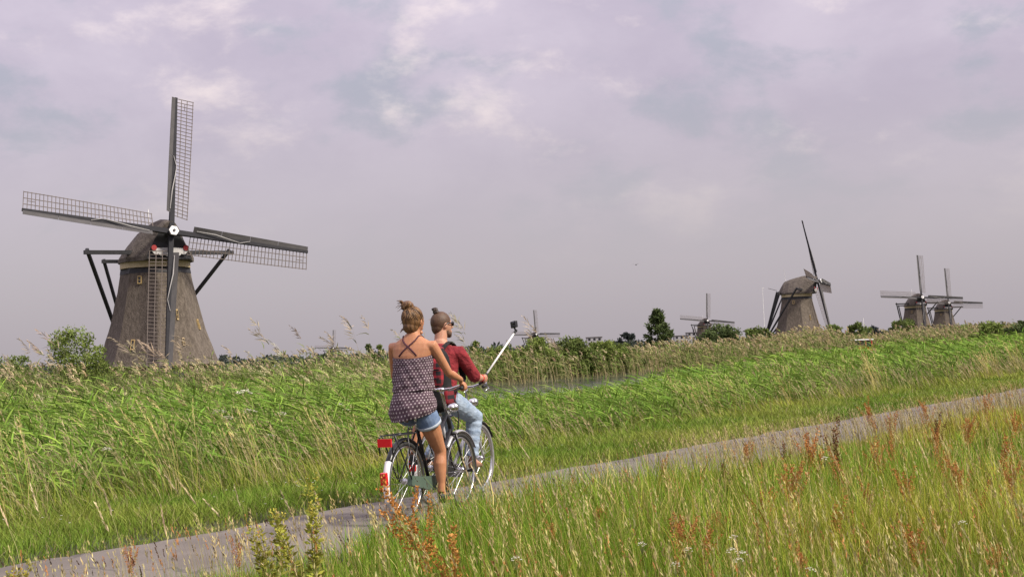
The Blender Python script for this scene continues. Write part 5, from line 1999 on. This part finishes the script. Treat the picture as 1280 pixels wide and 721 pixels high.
b = at(392, 700, 7.6)
plant('mugwort_plant', 'bushy yellow-green leafy weed, tallest beside the path edge', 'plant', 'leafy weeds by the path', (b.x, b.y, 0), leafy_proto(.80, (.30, .31, .055), 90, -.10), ('stem', 'leaves', 'buds'))
b = at(345, 705, 7.9)
plant('mugwort_plant', 'smaller yellow-green leafy weed next to the bushy one', 'plant', 'leafy weeds by the path', (b.x, b.y, 0), leafy_proto(.58, (.30, .30, .055), 70, -.05), ('stem', 'leaves', 'buds'))
b = at(20, 700, 7.6)
plant('mugwort_plant', 'reddish-stemmed leafy weed at the bare left end of the path', 'plant', 'leafy weeds by the path', (b.x, b.y, 0), leafy_proto(.42, (.19, .17, .05), 40, .05), ('stem', 'leaves', 'buds'))


def umbel_proto(h, rad, c):
    st_, fl_, lf_ = Veg(), Veg(), Veg()
    st_.ribbons(np.zeros((1, 3)), UP[None], np.array([[-.08, 0, 0]]), h, .006, np.array([[1.0, 0, 0]]), (.16, .2, .06), (.2, .22, .08), prof=(1, .9, .7))
    tip = np.array([-.08 * h, 0, h])
    for k in range(12):
        a, q = k * 2.4, math.sqrt((k + .5) / 12) * rad
        e = tip + np.array([math.cos(a) * q, math.sin(a) * q, .02 - q * q / rad * .45 + rng.uniform(-.008, .008)])
        v0 = tip - UP * .05
        dv = e - v0
        L = np.linalg.norm(dv)
        st_.ribbons(v0[None], (dv / L)[None], np.zeros((1, 3)), L, .003, np.array([[1.0, 0, 0]]), (.2, .22, .08), (.2, .22, .08), prof=(1, 1))
        m_ = 14
        hd = hdir(m_)
        fl_.leaflets(e + hd * .0, unit(hd + UP * rng.uniform(0, 1.2, (m_, 1))), unit(np.cross(hd, UP) + rng.normal(0, .5, (m_, 3))), rad * .26, rad * .16, vary(c, m_, .06))
    for k in range(8):
        hd = hdir(1)
        lf_.ribbons(np.array([[0, 0, h * rng.uniform(.05, .6)]]), unit(hd + UP * .6), -UP[None] * .4, .10, .02, np.cross(hd, UP), (.11, .17, .03), (.13, .2, .04))
    return st_.mesh('stem', M_leaf), fl_.mesh('flower_head', M_leaf), lf_.mesh('leaves', M_leaf)


yar = umbel_proto(.42, .030, (.74, .71, .60))
for i, (x, y_, Y) in enumerate(((916, 702, 6.9), (908, 690, 7.1), (923, 694, 7.0), (905, 674, 7.6), (802, 683, 7.6), (843, 708, 6.8), (846, 690, 7.3), (1008, 716, 6.6), (1022, 575, 11.5), (1200, 655, 8.0), (640, 700, 7.2))):
    p = at(x, y_, Y)
    plant('yarrow_plant', 'small flat-topped white yarrow flower in the meadow', 'flower', 'white yarrow in the meadow', (p.x + .03, p.y, 0), yar, ('stem', 'flower_head', 'leaves'), rng.uniform(0, 6.28), max(.5, p.z / .42))
hog = umbel_proto(.9, .075, (.70, .68, .56))
for i, (x, y_, Y) in enumerate(((300, 490, 20.5), (309, 514, 19.5), (285, 522, 19), (352, 517, 20), (422, 505, 21.5), (433, 513, 21), (120, 562, 15.5), (330, 545, 18.5), (262, 515, 19))):
    p = at(x, y_, Y)
    gz0 = ground_z(p.x, p.y)
    plant('cow_parsley', 'cream flat-topped cow parsley head rising from the reed fringe', 'flower', 'cow parsley along the reed fringe', (p.x + .07, p.y, gz0), hog, ('stem', 'flower_head', 'leaves'), rng.uniform(0, 6.28), max(.4, (p.z - gz0) / .9))

# dark plantain heads leaning over the asphalt edge
vg = Veg()
n = 900
t = rng.uniform(-11, 30, n)
s = -PATH_W - .08 - rng.uniform(0, 1, n) ** 1.5 * 1.6
x, y = st_xy(t, s)
stems_with_heads(vg, x, y, gz(s), rng.uniform(.30, .52, n), np.hypot(x, y), (.22, .2, .08), (.085, .055, .035), head=(.03, .055), nsp=14, open_=.22, lean=.22, spw=.008)
tag(link('plantain_heads', vg.mesh('plantain_heads', M_dry)), 'dark narrow plantain heads leaning over the near edge of the path', 'weeds', kind='stuff')
